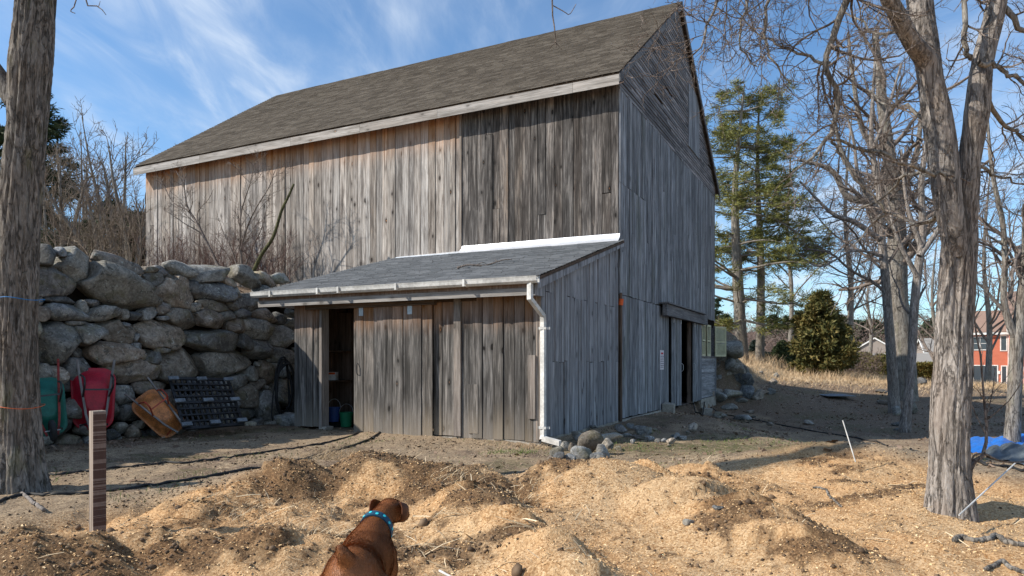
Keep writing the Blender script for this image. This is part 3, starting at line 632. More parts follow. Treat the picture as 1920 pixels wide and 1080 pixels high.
def slab(mb, pts, N, th):
    N = Vector(N).normalized(); p = [Vector(q) for q in pts]; mb.hexa([q-N*th for q in p]+p)
fv = Vector((0, YR+.35, ZR-ZF)); FL = fv.length; fv.normalize(); fN = Vector((0, -fv.z, fv.y))
rv = Vector((0, -(12.35-YR), ZR-7.78)); RL = rv.length; rv.normalize(); rN = Vector((0, -rv.z, rv.y)); rN = Vector((0, abs(rv.z), abs(rv.y)))
XA, XB = -W_-.12, .13
def sg(x): return SAG*x
rf = MB(); slab(rf, [(XA, -.35, ZF+sg(XA)), (XB, -.35, ZF), (XB, YR, ZR), (XA, YR, ZR+sg(XA))], fN, .05)
slab(rf, [(XB, 12.35, 7.78), (XA, 12.35, 7.78+sg(XA)), (XA, YR, ZR+sg(XA)), (XB, YR, ZR)], rN, .05)
rfo = rf.make('roof', M['brown_x'], barn)
shingles('shingles', rfo, (XA-.02, -.38, ZF+.0), (1, 0, 0), fv, fN, XB-XA+.04, FL+.04, M['shingle'], sag=SAG)
shingles('rear_shingles', rfo, (XB+.02, 12.38, 7.78), (-1, 0, 0), rv, rN, XB-XA+.04, RL+.04, M['shingle'], .5, .2, sag=SAG)
# fascia pieces, soffit, rakes
x = XA
while x < XB-.1:
    L = rnd.choice([2.4, 3.0, 3.6]); e = min(x+L, XB); e = XB if XB-e < .8 else e
    MB().hexa([(x+.003, -.385, ZF-.27+sg(x)), (e-.003, -.385, ZF-.27+sg(e)), (e-.003, -.36, ZF-.27+sg(e)), (x+.003, -.36, ZF-.27+sg(x)), (x+.003, -.385, ZF-.045+sg(x)), (e-.003, -.385, ZF-.045+sg(e)), (e-.003, -.36, ZF-.045+sg(e)), (x+.003, -.36, ZF-.045+sg(x))]).make('fascia_board', M['trim'], rfo)
    x = e
MB().hexa([(XA, -.36, ZF-.26+sg(XA)), (XB, -.36, ZF-.26), (XB, -.03, ZF-.10), (XA, -.03, ZF-.10+sg(XA)), (XA, -.36, ZF-.24+sg(XA)), (XB, -.36, ZF-.24), (XB, -.03, ZF-.08), (XA, -.03, ZF-.08+sg(XA))]).make('soffit', M['soffit'], rfo)
for (a, b) in (((-.38, ZF), (YR, ZR)), ((12.38, 7.78), (YR, ZR))):
    for xx in (XB-.005, XA-.02):
        so = sg(xx); MB().hexa([(xx, a[0], a[1]-.2+so), (xx+.028, a[0], a[1]-.2+so), (xx+.028, b[0], b[1]-.2+so), (xx, b[0], b[1]-.2+so), (xx, a[0], a[1]-.03+so), (xx+.028, a[0], a[1]-.03+so), (xx+.028, b[0], b[1]-.03+so), (xx, b[0], b[1]-.03+so)]).make('rake_board', M['lintel'], rfo)
# gable doors
MB().box((.12, 3.55, 2.60), (.24, 9.4, 2.90), j=.01).make('lintel', M['lintel'], barn)
MB().box((.0, 3.5, 2.92), (.30, 8.9, 2.96), j=.006).make('lintel_shelf', M['lintel'], barn)
for nm_, a, b, hk in (('sliding_door', 4.72, 6.02, 5.95), ('sliding_door', 7.66, 9.1, 7.75)):
    d = MB().box((.045, a+.02, .08), (.07, b-.02, 2.55)).make(nm_, M['dark'], barn)
    board_run(d, 'y', a, b, .05, 2.60, .07, M['barn_gable'], .14, .2)
    for hy in (a+.18, b-.18): MB().box((.1, hy-.03, 2.47), (.115, hy+.03, 2.6)).make('hanger', M['galv'], d)
    MB().tube([(.10, hk, 1.05), (.15, hk, 1.1), (.15, hk, 1.25), (.10, hk, 1.3)], .009, 6).make('door_handle', M['galv'], d)
pd_ = MB().box((-.42, 6.62, .0), (-.38, 7.72, 2.6)).make('inner_partition', M['brown_v'], barn); board_run(pd_, 'y', 6.62, 7.72, 0, 2.6, -.38, M['brown_v'], .16, .22)
MB().box((-.37, 6.62, 1.75), (-.33, 7.7, 1.87)).make('partition_rail', M['brown_x'], pd_)
MB().box((-.1, 7.62, 0), (0.02, 7.9, 2.62)).make('door_jamb', M['brown_v'], barn)
MB().box((-2.2, 5.0, -.01), (-.02, 9.0, .01)).make('threshold_floor', M['brown_x'], barn)
# window bay
for (a, b) in ((9.15, 9.24), (9.86, 9.98), (11.05, 11.18), (11.78, 11.9)): MB().box((-.06, a, 1.48), (.035, b, 2.66)).make('window_post', M['lintel'], barn)
for k in range(11):
    z0 = .08+k*.13; MB().hexa([(0, 9.16, z0), (.045, 9.16, z0+rnd.uniform(-.01, .01)), (.045, 11.86, z0+rnd.uniform(-.01, .01)), (0, 11.86, z0), (0, 9.16, z0+.15), (.02, 9.16, z0+.15), (.02, 11.86, z0+.15), (0, 11.86, z0+.15)]).make('clapboard', M['clap_low'], barn)
MB().box((-.02, 11.88, .02), (.06, 12.05, 2.68)).make('corner_post', M['barn_gable'], barn)
MB().box((-.05, 9.16, 1.5), (.09, 11.86, 1.54), j=.01).make('window_sill', M['lintel'], barn)
for k, (a, b) in enumerate(((9.16, 9.7), (9.98, 10.75))):
    pass
def shutter(Mx, wd, name='shutter'):
    s = MB().box((0, 0, 0), (.035, .05, 1.12), Mx).box((0, wd-.05, 0), (.035, wd, 1.12), Mx)
    for z0, z1 in ((0, .08), (.52, .58), (1.05, 1.12)): s.box((0, .05, z0), (.035, wd-.05, z1), Mx)
    o = s.make(name, M['cream'], barn); lv = MB(); z = .09
    while z < 1.03:
        if not (.48 < z < .58): lv.hexa([Mx @ Vector(p) for p in [(0.0, .05, z+.02), (.03, .05, z), (.03, wd-.05, z), (0, wd-.05, z+.02), (0, .05, z+.028), (.03, .05, z+.008), (.03, wd-.05, z+.008), (0, wd-.05, z+.028)]])
        z += .034
    lv.make('louvres', M['cream'], o)
shutter(Matrix.Translation((.06, 9.2, 1.54)), .58); shutter(Matrix.Translation((.06, 10.12, 1.54)), .62)
shutter(Matrix.Translation((.06, 11.72, 1.54)) @ Matrix.Rotation(-.55, 4, 'Z'), .60)
MB().box((-.5, 9.2, 1.5), (-.48, 11.9, 2.66)).make('window_backing', M['dark'], barn)
MB().box((.0, -.02, .02), (.03, .12, 2.86)).make('corner_board', M['brown_v'], barn)
MB().tube([(.05, -.0, .0), (.05, -.0, 2.9)], .035, 10).make('corner_pipe', M['brown_v'], barn)
MB().tube([(.05, -.02, 2.62), (.07, -.02, 2.76)], .055, 10).make('pipe_end', M['orange'], barn)
MB().box((-.3, 0, -.3), (.05, 4.5, .03)).make('foundation', M['concrete'], barn)
MB().box((-.3, 9.1, -.3), (.06, 12.05, .06)).make('rear_foundation', M['concrete'], barn)
# printed sign on the gable
sg_ = MB().box((.034, 3.62, 1.13), (.038, 4.02, 1.66)).make('notice', M['paper'], barn)
tx = MB(); tx.box((.0385, 3.70, 1.55), (.0395, 3.94, 1.60)); tx.make('heading', M['redink'], sg_)
tx = MB()
for r in range(7):
    z = 1.50-r*.05; y = 3.65
    while y < 3.97: L = rnd.uniform(.03, .08); tx.box((.0385, y, z-.012), (.0393, min(y+L, 3.99), z+.008)); y += L+.015
tx.make('text_lines', M['ink'], sg_)
sgo = bpy.data.objects['notice']; tag(sgo, None)

# ------------------------------------------------------------------ LEAN-TO SHED
shed = thing('shed', 'low lean-to shed with grey shingled roof and sliding board door, built against the barn', 'shed', (CX, CY, 0), (0, 0, BROT))
SD, SL = -4.42, -5.42; RB, RT = 2.74, 4.07
def srz(ly): return RB+(RT-RB)*(ly+4.80)/4.80
sw1 = MB().box((-2.12, SD+.004, .05), (-.03, SD+.05, 2.6)).box((SL+.02, SD+.004, .05), (-4.8, SD+.05, 2.6)).box((-4.8, SD+.004, 2.42), (-2.12, SD+.05, 2.6)).make('front_wall', M['dark'], shed)
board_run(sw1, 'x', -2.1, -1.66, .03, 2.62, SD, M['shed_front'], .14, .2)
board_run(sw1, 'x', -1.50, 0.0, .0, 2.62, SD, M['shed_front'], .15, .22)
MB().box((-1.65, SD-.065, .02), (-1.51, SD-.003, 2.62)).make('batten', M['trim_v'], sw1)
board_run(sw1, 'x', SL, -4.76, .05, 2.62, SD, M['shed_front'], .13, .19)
MB().box((-4.76, SD-.03, .04), (-4.70, SD+.18, 2.45)).make('door_jamb', M['trim_v'], shed)
MB().box((-4.78, SD-.02, -.2), (-4.6, SD+.2, .06)).make('foundation_block', M['concrete'], shed)
MB().box((-2.2, SD-.01, -.35), (.0, SD+.15, .0)).make('foundation', M['concrete'], shed)
MB().box((-.15, SD+.15, -.35), (.008, -.05, .03)).make('side_foundation', M['concrete'], shed)
MB().box((-5.0, SD-.17, 2.38), (-2.0, SD-.06, 2.50), j=.008).make('door_rail', M['brown_x'], shed)
MB().box((-5.0, SD-.06, 2.42), (-1.2, SD-.004, 2.5)).make('header_board', M['brown_x'], shed)
dr = MB().box((-3.82, SD-.085, .02), (-2.09, SD-.06, 2.36)).make('sliding_door', M['dark'], shed)
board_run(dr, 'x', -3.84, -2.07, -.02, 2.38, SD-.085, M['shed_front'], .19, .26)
for hx in (-3.66, -2.55):
    h = MB().box((hx-.05, SD-.125, 2.22), (hx+.05, SD-.117, 2.42)).tube([(hx, SD-.14, 2.44), (hx, SD-.12, 2.44)], .035, 10).make('hanger', M['galv'], dr)
MB().tube([(-3.74, SD-.12, 1.10), (-3.74, SD-.16, 1.14), (-3.74, SD-.16, 1.28), (-3.74, SD-.12, 1.32)], .008, 6).make('door_handle', M['blacksteel'], dr)
MB().box((-.19, SD-.06, .38), (-.06, SD-.028, 1.46)).make('latch_board', M['trim_v'], shed)
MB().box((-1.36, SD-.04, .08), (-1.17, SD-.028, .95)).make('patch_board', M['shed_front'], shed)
MB().box((-.055, SD-.034, .03), (.03, SD-.0285, 2.62)).make('corner_board', M['trim_v'], shed)
sw2 = MB().hexa([(-.06, SD+.05, .03), (-.004, SD+.05, .03), (-.004, -.16, .03), (-.06, -.16, .03), (-.06, SD+.05, srz(SD)-.12), (-.004, SD+.05, srz(SD)-.12), (-.004, -.16, srz(-.16)-.1), (-.06, -.16, srz(-.16)-.1)]).make('side_wall', M['dark'], shed)
s = SD
while s < -.2:
    wd = rnd.uniform(.12, .2); e = min(s+wd, -.14); zc = 1.35+rnd.uniform(-.02, .02) if rnd.random() < .6 else 2.55
    if e-s < .05: break
    vboard(sw2, 'y', s+.003, e-.003, .03, zc-.003, zc-.003, 0, .024, M['shed_side'])
    vboard(sw2, 'y', s+.003, e-.003, zc+.003, srz(s)-.09, srz(e)-.09, 0, .024, M['shed_side']); s = e
sw3 = MB().hexa([(SL+.03, SD+.05, -.05), (SL+.07, SD+.05, -.05), (SL+.07, -.1, -.05), (SL+.03, -.1, -.05), (SL+.03, SD+.05, srz(SD)-.12), (SL+.07, SD+.05, srz(SD)-.12), (SL+.07, -.1, srz(-.1)-.1), (SL+.03, -.1, srz(-.1)-.1)]).make('left_wall', M['brown_v'], shed)
board_run(sw3, 'y', SD+.06, -.1, -.05, lambda s: srz(s)-.12, SL+.07, M['brown_v'], .18, .26)
board_run(sw3, 'y', SD+.06, -.1, 0.1, lambda s: srz(s)-.12, SL+.0, M['shed_side'], .18, .26)
# shelf unit inside on the left wall
for zz in (.93, 1.55): MB().box((SL+.1, SD+.25, zz), (SL+.52, -1.0, zz+.03)).make('shelf', M['brown_x'], shed)
for yy in (-3.25, -2.0): MB().box((SL+.1, yy, 0), (SL+.5, yy+.06, 2.4)).make('shelf_post', M['brown_v'], shed)
sN = Vector((0, -(RT-RB), 4.8)).normalized(); sv_ = Vector((0, 4.8, RT-RB)); SLN = sv_.length; sv_.normalize()
sr = MB(); slab(sr, [(-6.07, -4.8, RB), (.14, -4.8, RB), (.14, -.03, RT), (-6.07, -.03, RT)], sN, .06); sro = sr.make('roof', M['brown_x'], shed)
shingles('shingles', sro, (-6.09, -4.83, RB), (1, 0, 0), sv_, sN, 6.24, SLN-.03, M['shingle_grey'], .3, .13)
MB().box((-6.05, -4.79, RB-.29), (-.02, -4.755, RB-.17), j=.004).make('lower_fascia', M['trim'], sro)
MB().box((-6.05, -4.765, RB-.175), (-.02, -4.73, RB-.055)).make('upper_fascia', M['shed_front'], sro)
MB().hexa([(.115, -4.8, RB-.2), (.14, -4.8, RB-.2), (.14, -.03, RT-.13), (.115, -.03, RT-.13), (.115, -4.8, RB-.05), (.14, -4.8, RB-.05), (.14, -.03, RT-.055), (.115, -.03, RT-.055)]).make('rake_board', M['shed_side'], sro)
MB().hexa([(.0, -4.76, RB-.30), (.10, -4.76, RB-.30), (.10, -4.45, RB-.30), (.0, -4.45, RB-.30), (.0, -4.76, RB-.08), (.10, -4.76, RB-.08), (.10, -4.45, RB+.02), (.0, -4.45, RB+.02)]).make('eave_return', M['shed_side'], sro)
fl = MB()
xs_ = np.linspace(LB1-.0, .04, 24)
for a, b in zip(xs_[:-1], xs_[1:]):
    def q(x): o = .02*vn3(x*2.3, 0, 0, 1); return [(x, -.035, RT+.17+o*.6), (x, -.05+o, RT+.08+o), (x, -.16-o, RT+.0+o), (x, -.20, RT-.035)]
    A, B = q(a), q(b); n0 = len(fl.v); fl.v += A+B; fl.f += [(n0+i, n0+4+i, n0+5+i, n0+1+i) for i in range(3)]
fl.make('flashing', M['alum'], shed, smooth=True)
MB().hexa([(-6.0, -.12, RT-.02), (LB1, -.12, RT-.02), (LB1, -.033, RT-.01), (-6.0, -.033, RT-.01), (-6.0, -.12, RT-.0), (LB1, -.12, RT-.0), (LB1, -.033, RT+.05), (-6.0, -.033, RT+.03)]).make('narrow_flashing', M['alum'], shed)
# gutter (open channel profile) and downspout
gp = [(-4.80, .06), (-4.80, -.05), (-4.83, -.065), (-4.90, -.065), (-4.935, -.03), (-4.945, .02), (-4.955, .05), (-4.945, .05), (-4.93, .02), (-4.92, -.02), (-4.89, -.05), (-4.83, -.05), (-4.812, -.04), (-4.812, .06)]
gt = MB()
for x in (-6.12, .16): gt.v += [(x, y+.012, RB-.045+z) for y, z in gp]
n_ = len(gp); gt.f += [(i, (i+1) % n_, n_+(i+1) % n_, n_+i) for i in range(n_)]+[tuple(range(n_))[::-1], tuple(range(n_, 2*n_))]
gto = gt.make('gutter', M['white_pvc'], shed)
for x in (-5.6, -4.4, -3.9, -2.6, -1.2): MB().box((x, -4.95, RB-.115), (x+.04, -4.80, RB-.105)).box((x, -4.957, RB-.11), (x+.04, -4.944, RB+.008)).make('gutter_bracket', M['white_pvc'], gto)
ds = MB(); pth = [(.02, -4.86, RB-.1), (.02, -4.86, RB-.36), (.10, -4.52, RB-.62), (.085, -4.47, RB-.72), (.085, -4.47, .11), (.085, -4.49, .06), (.44, -4.62, .015)]
for a, b in zip(pth[:-1], pth[1:]): ds.bar(a, Vector(b)+(Vector(b)-Vector(a)).normalized()*.015, .085, .06, up=(.3, 1, .1))
ds.make('downspout', M['white_pvc'], shed)
for z in (RB-.85, .22): MB().box((-.02, SD-.035, z), (.20, SD-.03, z+.04)).box((.02, SD-.09, z), (.15, SD-.085, z+.04)).make('downspout_strap', M['white_pvc'], shed)
# stick lying on the shed roof
def fpath(pts): return [Vector(p) for p in bez(pts, 5)]
stk = thing('fallen_branch', 'gnarled dark stick lying on the grey shed roof', 'stick')
a0 = WB(-2.25, -3.35, srz(-3.35)+.05); pts = []
for k in range(12): t = k/11; p = a0.lerp(WB(-1.35, -2.75, srz(-2.75)+.06), t)+Vector((0, 0, .03*math.sin(t*9))); pts.append(p+Vector((rnd.uniform(-.02, .02), 0, 0)))
sb = MB().tube(pts, [.022-.012*k/11 for k in range(12)], 7).tube([pts[4], pts[4]+Vector((.12, .02, .06)), pts[4]+Vector((.2, .1, .05))], [.01, .007, .004], 5).tube([pts[8], pts[8]+Vector((-.05, .1, .08))], [.008, .004], 5)
sb.make('stem', M['twig'], stk)
# items inside the shed
def bucket(name, c, m_, label, r=.13, h=.27):
    t = thing(name, label, 'bucket', WB(*c), group=None)
    MB().lathe([(0, 0), (r*.78, 0), (r*.8, .01), (r, h-.02), (r*1.06, h-.02), (r*1.06, h), (r*.96, h), (r*.76, .015), (0, .015)], 24).make('body', m_, t, smooth=False)
    MB().tube([(r*math.cos(a)*1.02, .25*r*math.sin(a), h+.17*math.sin(a)) for a in np.linspace(0, math.pi, 12)], .005, 5).make('bail', M['galv'], t)
M['bluep'] = plain('blue_plastic', (.03, .07, .22), .5); M['greenp'] = plain('green_plastic', (.015, .19, .085), .5)
bucket('bucket', (-4.98, -3.75, .10), M['bluep'], 'dark blue bucket with raised wire handle inside the shed doorway', h=.30)
bucket('bucket', (-4.70, -3.70, .0), M['greenp'], 'green plastic bucket just inside the shed doorway', r=.14, h=.30)
ty = thing('tray', 'low black plastic tray under the blue bucket in the shed', 'tray', WB(-4.98, -3.75, 0), (0, 0, BROT)); MB().box((-.2, -.2, 0), (.2, .2, .02)).box((-.2, -.2, .02), (-.18, .2, .09)).box((.18, -.2, .02), (.2, .2, .09)).box((-.2, -.2, .02), (.2, -.18, .09)).box((-.2, .18, .02), (.2, .2, .09)).make('body', M['blackplastic'], ty)
bx = thing('box', 'small white carton with orange flap on the lower shed shelf', 'box', WB(-5.12, -3.62, .96), (0, 0, BROT+.3)); MB().box((-.09, -.07, 0), (.09, .07, .17)).make('carton', plain('white_carton', (.7, .68, .64), .7), bx); MB().box((-.08, -.0725, .12), (.08, -.0705, .16)).make('orange_label', M['orange'], bx)
jr = thing('jar', 'small pale container on the upper shed shelf', 'jar', WB(-5.1, -3.95, 1.58)); MB().lathe([(0, 0), (.04, 0), (.04, .1), (.03, .12), (.03, .14), (0, .14)], 14).make('body', plain('pale_plastic', (.6, .6, .58), .5), jr)
# ------------------------------------------------------------------ DRY STONE WALL
def wall_hit(px, py, lx0=-6.8, bat=.08):
    tx, tz = (px-HX)/F, (HY-py)/F
    # (t*tx-CX)*CA-(t-CY)*SA = lx0-bat*(EYE+t*tz)
    t = (lx0-bat*EYE+CX*CA-CY*SA)/(tx*CA-SA+bat*tz)
    x, y = t*tx, t; lx, ly = LB(x, y); return ly, EYE+t*tz
ST = [(85,481,46,40,5),(118,474,26,20,0),(145,500,76,64,-12),(222,494,90,24,14),(99,528,80,62,8),(220,541,154,78,13),(289,520,34,34,-20),(283,508,32,14,0),(306,510,28,22,0),
(113,562,58,16,0),(121,586,76,36,0),(74,566,18,16,0),(74,588,26,32,20),(161,577,24,28,30),(172,569,28,16,0),(192,588,66,32,-8),(228,590,22,24,0),(249,593,24,20,5),(272,588,38,28,-20),(139,606,38,11,0),
(104,638,80,78,0),(164,627,54,42,0),(220,623,74,48,15),(302,626,94,62,10),(300,577,30,22,-20),(300,597,20,11,0),(251,649,24,16,0),(250,633,12,20,0),(145,659,30,26,0),(213,664,92,52,-5),(279,672,36,36,10),
(302,656,32,15,0),(264,669,16,20,40),(150,700,70,62,0),(250,692,116,50,-3),(337,683,92,60,0),(426,681,98,56,0),(401,640,98,52,5),(327,546,72,62,0),(402,546,90,44,0),(344,506,56,30,0),(388,515,74,38,-12),
(462,519,42,38,0),(496,524,36,22,10),(527,522,32,18,0),(342,599,66,38,8),(395,598,64,36,6),(407,573,64,24,8),(430,530,26,24,20),(469,568,50,32,-8),(439,571,22,24,0),(427,592,26,26,-20),(439,610,34,32,0),(453,588,26,20,0),
(480,614,62,48,8),(497,594,44,28,15),(526,597,24,22,0),(543,588,22,18,0),(526,633,50,46,20),(546,609,24,28,0),(546,634,18,22,0),(457,641,32,30,10),(487,653,44,36,0),(528,667,48,34,10),(532,695,26,28,0),(547,690,16,26,0),
(473,699,24,30,0),(449,716,40,30,-10),(462,742,32,48,0),(532,737,46,64,0),(464,777,36,26,0),(497,762,34,54,0),(284,725,60,26,0),(230,742,42,36,0),(310,748,52,34,5),(250,770,50,34,0),(345,762,50,40,0),(200,765,50,40,0),
(290,782,50,30,0),(385,765,50,38,0),(110,705,40,34,0),(92,745,44,40,0),(130,765,50,40,0),(425,755,40,40,0),(168,800,50,30,0),(75,700,30,40,0),(115,800,50,34,0),(500,700,30,40,20),(60,790,40,40,0),(370,720,40,24,0),(420,722,34,22,0),
(229,610,20,14,0),(366,576,24,20,0),(360,538,22,30,10),(277,552,26,24,0),(315,520,20,18,30),(440,548,20,24,0),(500,552,46,28,6),(535,560,34,24,0),(30,490,60,48,0),(20,545,60,56,0),(35,610,64,60,0),(20,670,60,54,0),(30,730,60,50,0),(22,785,60,48,0)]
rk = np.random.default_rng(3)
wall = thing('stone_wall', 'dry laid fieldstone retaining wall of large grey boulders left of the shed', 'stone wall', (CX, CY, 0), (0, 0, BROT))
seeds = []
for (cx, cy, ww, hh, ro) in ST:
    s0, z0 = wall_hit(cx, cy); sL, _ = wall_hit(cx-ww/2, cy); sR, _ = wall_hit(cx+ww/2, cy); _, zT = wall_hit(cx, cy-hh/2); _, zB = wall_hit(cx, cy+hh/2)
    seeds.append([s0, z0, max(abs(sR-sL)/2, .05), max(abs(zT-zB)/2, .04), -math.radians(ro)])
# off-frame continuation and gap fillers
for k in range(26): seeds.append([-9.6-rk.random()*5, rk.random()*3.0+.1, rk.uniform(.2, .5), rk.uniform(.16, .36), rk.normal()*.3])
def snorm(sd_, x, y, p=3.0):
    c, s = math.cos(sd_[4]), math.sin(sd_[4]); u = ((x-sd_[0])*c+(y-sd_[1])*s)/sd_[2]; v = (-(x-sd_[0])*s+(y-sd_[1])*c)/sd_[3]
    return (np.abs(u)**p+np.abs(v)**p)**(1/p)
tries = 0
while tries < 5200:
    tries += 1; s = rk.uniform(-14.5, -1.2); z = rk.uniform(-.05, 3.0 if s < -3.8 else 2.5)
    
    if -9.6 < s < -3.6 and z > 2.55: continue
    m = min(float(snorm(q, s, z)) for q in seeds)
    r = rk.uniform(.07, .17) if tries < 2500 else rk.uniform(.045, .09)
    d = min((float(snorm(q, s, z))-1)*min(q[2], q[3]) for q in seeds)
    if m > 1.02 and d > r*.55: seeds.append([s, z, r*rk.uniform(1, 1.7), r, rk.normal()*.4])
seeds = [q for q in seeds if q[0] > -15]
NA = 48; angs = np.arange(NA)*2*np.pi/NA
RINGS = [(1.0, -.42), (1.0, -.10), (.99, -.02), (.965, .42), (.90, .70), (.80, .86), (.62, .95), (.40, 1.), (.2, 1.), (.0, 1.)]
def stone_mesh(i, q):
    g = np.random.default_rng(100+i); dx, dy = np.cos(angs), np.sin(angs)
    e = 1/np.maximum(snorm([0, 0, q[2], q[3], q[4]], dx, dy), 1e-6)*1.22
    near = [o for o in seeds if o is not q and abs(o[0]-q[0]) < q[2]+o[2]+.25 and abs(o[1]-q[1]) < q[3]+o[3]+.25]
    fr = np.linspace(.35, 1, 26); lim = np.ones(NA)
    if near:
        for k in range(NA):
            X = q[0]+dx[k]*e[k]*fr; Y = q[1]+dy[k]*e[k]*fr; mine = snorm(q, X, Y); oth = np.min([snorm(o, X, Y) for o in near], 0)
            bad = np.where(oth < mine)[0]
            if len(bad): lim[k] = fr[bad[0]]
    r = np.maximum(e*lim*(1+.05*fbm(dx*1.6+i*3.3, dy*1.6, 0, 3, 1))-.006, .02)
    mn = min(q[2], q[3]); V, Fc = (ICO4 if mn > .17 else ICO3)
    nrm = unit(g.normal(size=(12, 3))*np.array([1.3, 1, 1])); h = g.uniform(.52, .88, 12); dt = V @ nrm.T
    rr = np.minimum(np.where(dt > .05, h[None]/np.maximum(dt, .05), 9).min(1), 1.12)
    W = V*rr[:, None]; W = W*(1+.030*fbm(W[:, 0]*2.2+i, W[:, 1]*2.2, W[:, 2]*2.2, 4, 2)[:, None]+.008*fbm(W[:, 0]*11+i, W[:, 1]*11, W[:, 2]*11, 2, 1)[:, None])
    c, s = math.cos(q[4]), math.sin(q[4]); A, B = W[:, 1]*q[2]*1.42, W[:, 2]*q[3]*1.42; X = A*c-B*s; Y = A*s+B*c
    rho = np.hypot(X, Y)+1e-9; lm = np.interp(np.arctan2(Y, X) % (2*np.pi), np.append(angs, 2*np.pi), np.append(r, r[0])); k = np.minimum(1, lm/rho)
    X, Y = X*k, Y*k; dep = min(.48, mn*1.25+.06); D_ = W[:, 0]*dep-dep*.50+g.uniform(-.03, .11)
    X, Y = X+q[0], Y+q[1]
    return raw_mesh('stone', np.stack([-6.8-.08*Y+D_+.02, X, Y], 1), Fc, False)
for i, q in enumerate(seeds): link('stone', stone_mesh(i, q), M['stone'], wall)
MB().hexa([(-7.5, -15, -.2), (-7.12, -15, -.2), (-7.12, -.5, -.2), (-7.5, -.5, -.2), (-7.6, -15, 2.7), (-7.30, -15, 2.7), (-7.30, -.5, 2.6), (-7.6, -.5, 2.6)]).make('earth_core', M['dark'], wall)
# stones behind the barn (end of the rear retaining wall) and tumbled rocks
rear = thing('rear_stone_wall', 'rough heap of stacked boulders closing the bank behind the barn', 'stone wall')
RS = [(1357,640,36,22),(1352,665,26,34),(1372,660,28,40),(1345,695,24,30),(1362,690,30,30),(1380,690,24,34),(1350,720,28,28),(1372,715,28,28),(1388,715,26,30),(1390,735,22,22),(1365,738,28,20),(1347,742,22,18),(1343,625,18,16),(1395,700,16,30),(1385,750,20,12)]
for i, (px, py, ww, hh) in enumerate(RS):
    Y = 28.4-(i % 3)*.25-(py > 730)*.8; p = P(px, py, Y)
    link('stone', rock_mesh('stone', ww/F*Y*1.3, 1.0, hh/F*Y*1.25, 300+i, None, 9), M['stone'], rear, loc=p)
for i in range(34):
    py = rk.uniform(640, 752); px = rk.uniform(1340, 1352+(py-640)*.45); Y = 28.5-(py-640)*.012+rk.uniform(0, .3); s_ = rk.uniform(10, 20)/F*Y; link('stone', rock_mesh('stone', s_*1.3, s_, s_, 340+i, ICO2, 9), M['stone'], rear, loc=P(px, py, Y))
def loose(label, px, py, ww, hh, i, group=None, up=0.):
    p = gz(px, py+hh*.32, 0.); s = p.y/F
    o = link('rock', rock_mesh('rock', ww*s*1.1, ww*s*.95, max(hh*s*1.25, ww*s*.36), 500+i, None, 13), M['stone'], None, label, 'rock', group)
    o.location = (p.x, p.y+.02, p.z+hh*s*.35+up); o.rotation_euler = (0, 0, rk.uniform(-.4, .4)); return o
ORD = 'first second third fourth fifth sixth seventh eighth ninth tenth eleventh twelfth thirteenth fourteenth fifteenth sixteenth seventeenth eighteenth nineteenth twentieth twenty-first twenty-second'.split()
def ordered(items, fmt, off, group, up=None):
    for i, r in enumerate(sorted(items)): loose(fmt % (ORD[i], 'larger' if r[2] > 24 else 'smaller'), *r, off+i, group, up=up(i) if up else 0.)
CORNER = [(1082,820,20,20),(1106,842,40,32),(1043,853,28,20),(1068,864,30,16),(1095,858,30,18),(1130,850,26,26),(1059,840,18,18),(1150,826,42,16),(1120,862,20,16),(1074,846,18,14),(1090,826,24,18),(1118,822,22,14),(1140,836,24,16),(1052,866,18,10),(1100,870,26,12),(1128,868,16,10),(1166,812,22,12),(1182,805,14,8),(1034,862,14,10),(1160,842,18,10),(1112,806,16,9)]
ordered(CORNER, '%s rock from the left, a %s one, in the heap at the shed corner', 0, 'rocks heaped at the shed corner', lambda i: .03*(i % 3))
BORD = [(1176,816,16,9),(1192,820,14,8),(1207,808,30,20),(1204,822,20,10),(1219,824,14,10),(1233,826,10,8),(1245,827,12,9),(1259,829,14,10),(1270,820,18,8),(1281,820,14,8),(1262,816,8,6),(1290,812,10,7),(1300,800,16,15),(1186,830,10,7),(1254,836,8,5),(1228,806,8,6),(1296,806,10,7)]
ordered(BORD, '%s rock from the left, a %s one, bordering the leafy bed by the gable', 40, 'border rocks beside the gable')
FARR = [(1330,742,20,16),(1348,757,26,14),(1372,752,28,12),(1345,764,16,9),(1395,757,30,10),(1420,758,22,12),(1432,752,18,9),(1442,757,16,9),(1450,748,16,10),(1456,740,12,9),(1446,737,10,8),(1380,742,16,8),(1405,745,12,6),(1412,751,10,6),(1330,758,14,8),(1428,744,9,6)]
ordered(FARR, '%s pale rock from the left, a %s one, trailing off behind the barn', 70, 'rocks trailing off behind the barn')
for i, (lb, *r) in enumerate([('pale rock alone on the grassy slope beyond the metal sheet', 1517,726,16,9), ('flat pale rock on the bare path near the slim dark trunk', 1681,796,22,8), ('long tan rock between the two dark trunks', 1656,765,26,9), ('flat tan rock under the tan one beside the leaning trunk', 1654,757,20,7), ('upright pale rock at the foot of the slim trunk', 1680,772,16,20), ('grey rock right of the slim trunk foot', 1715,770,18,18), ('small pale stone below the flat rock on the path', 1683,805,12,6), ('mossy grey rock against the broad pale trunk', 1728,741,22,14)]): loose(lb, *r, 95+i)
loose('bluish grey rock standing against the shed wall by the hanging hose', 548,787,44,28, 120)
loose('small round tan stone high on the right sawdust slope', 1293,985,16,12, 121)
# concrete blocks at the gable
for i, (lb, lx, ly, s) in enumerate((('square concrete block under the lintel end of the gable', .22, 3.85, .3), ('tilted concrete block below the right door of the gable', .35, 8.6, .34))):
    t = thing('concrete_block', lb, 'block', WB(lx, ly, hz(*WB(lx, ly).xy)+.12), (.05, .1, BROT+.2*i)); MB().box((-s/2, -s/2, -.15), (s/2, s/2, .12), j=.02).make('block', M['concrete'], t)

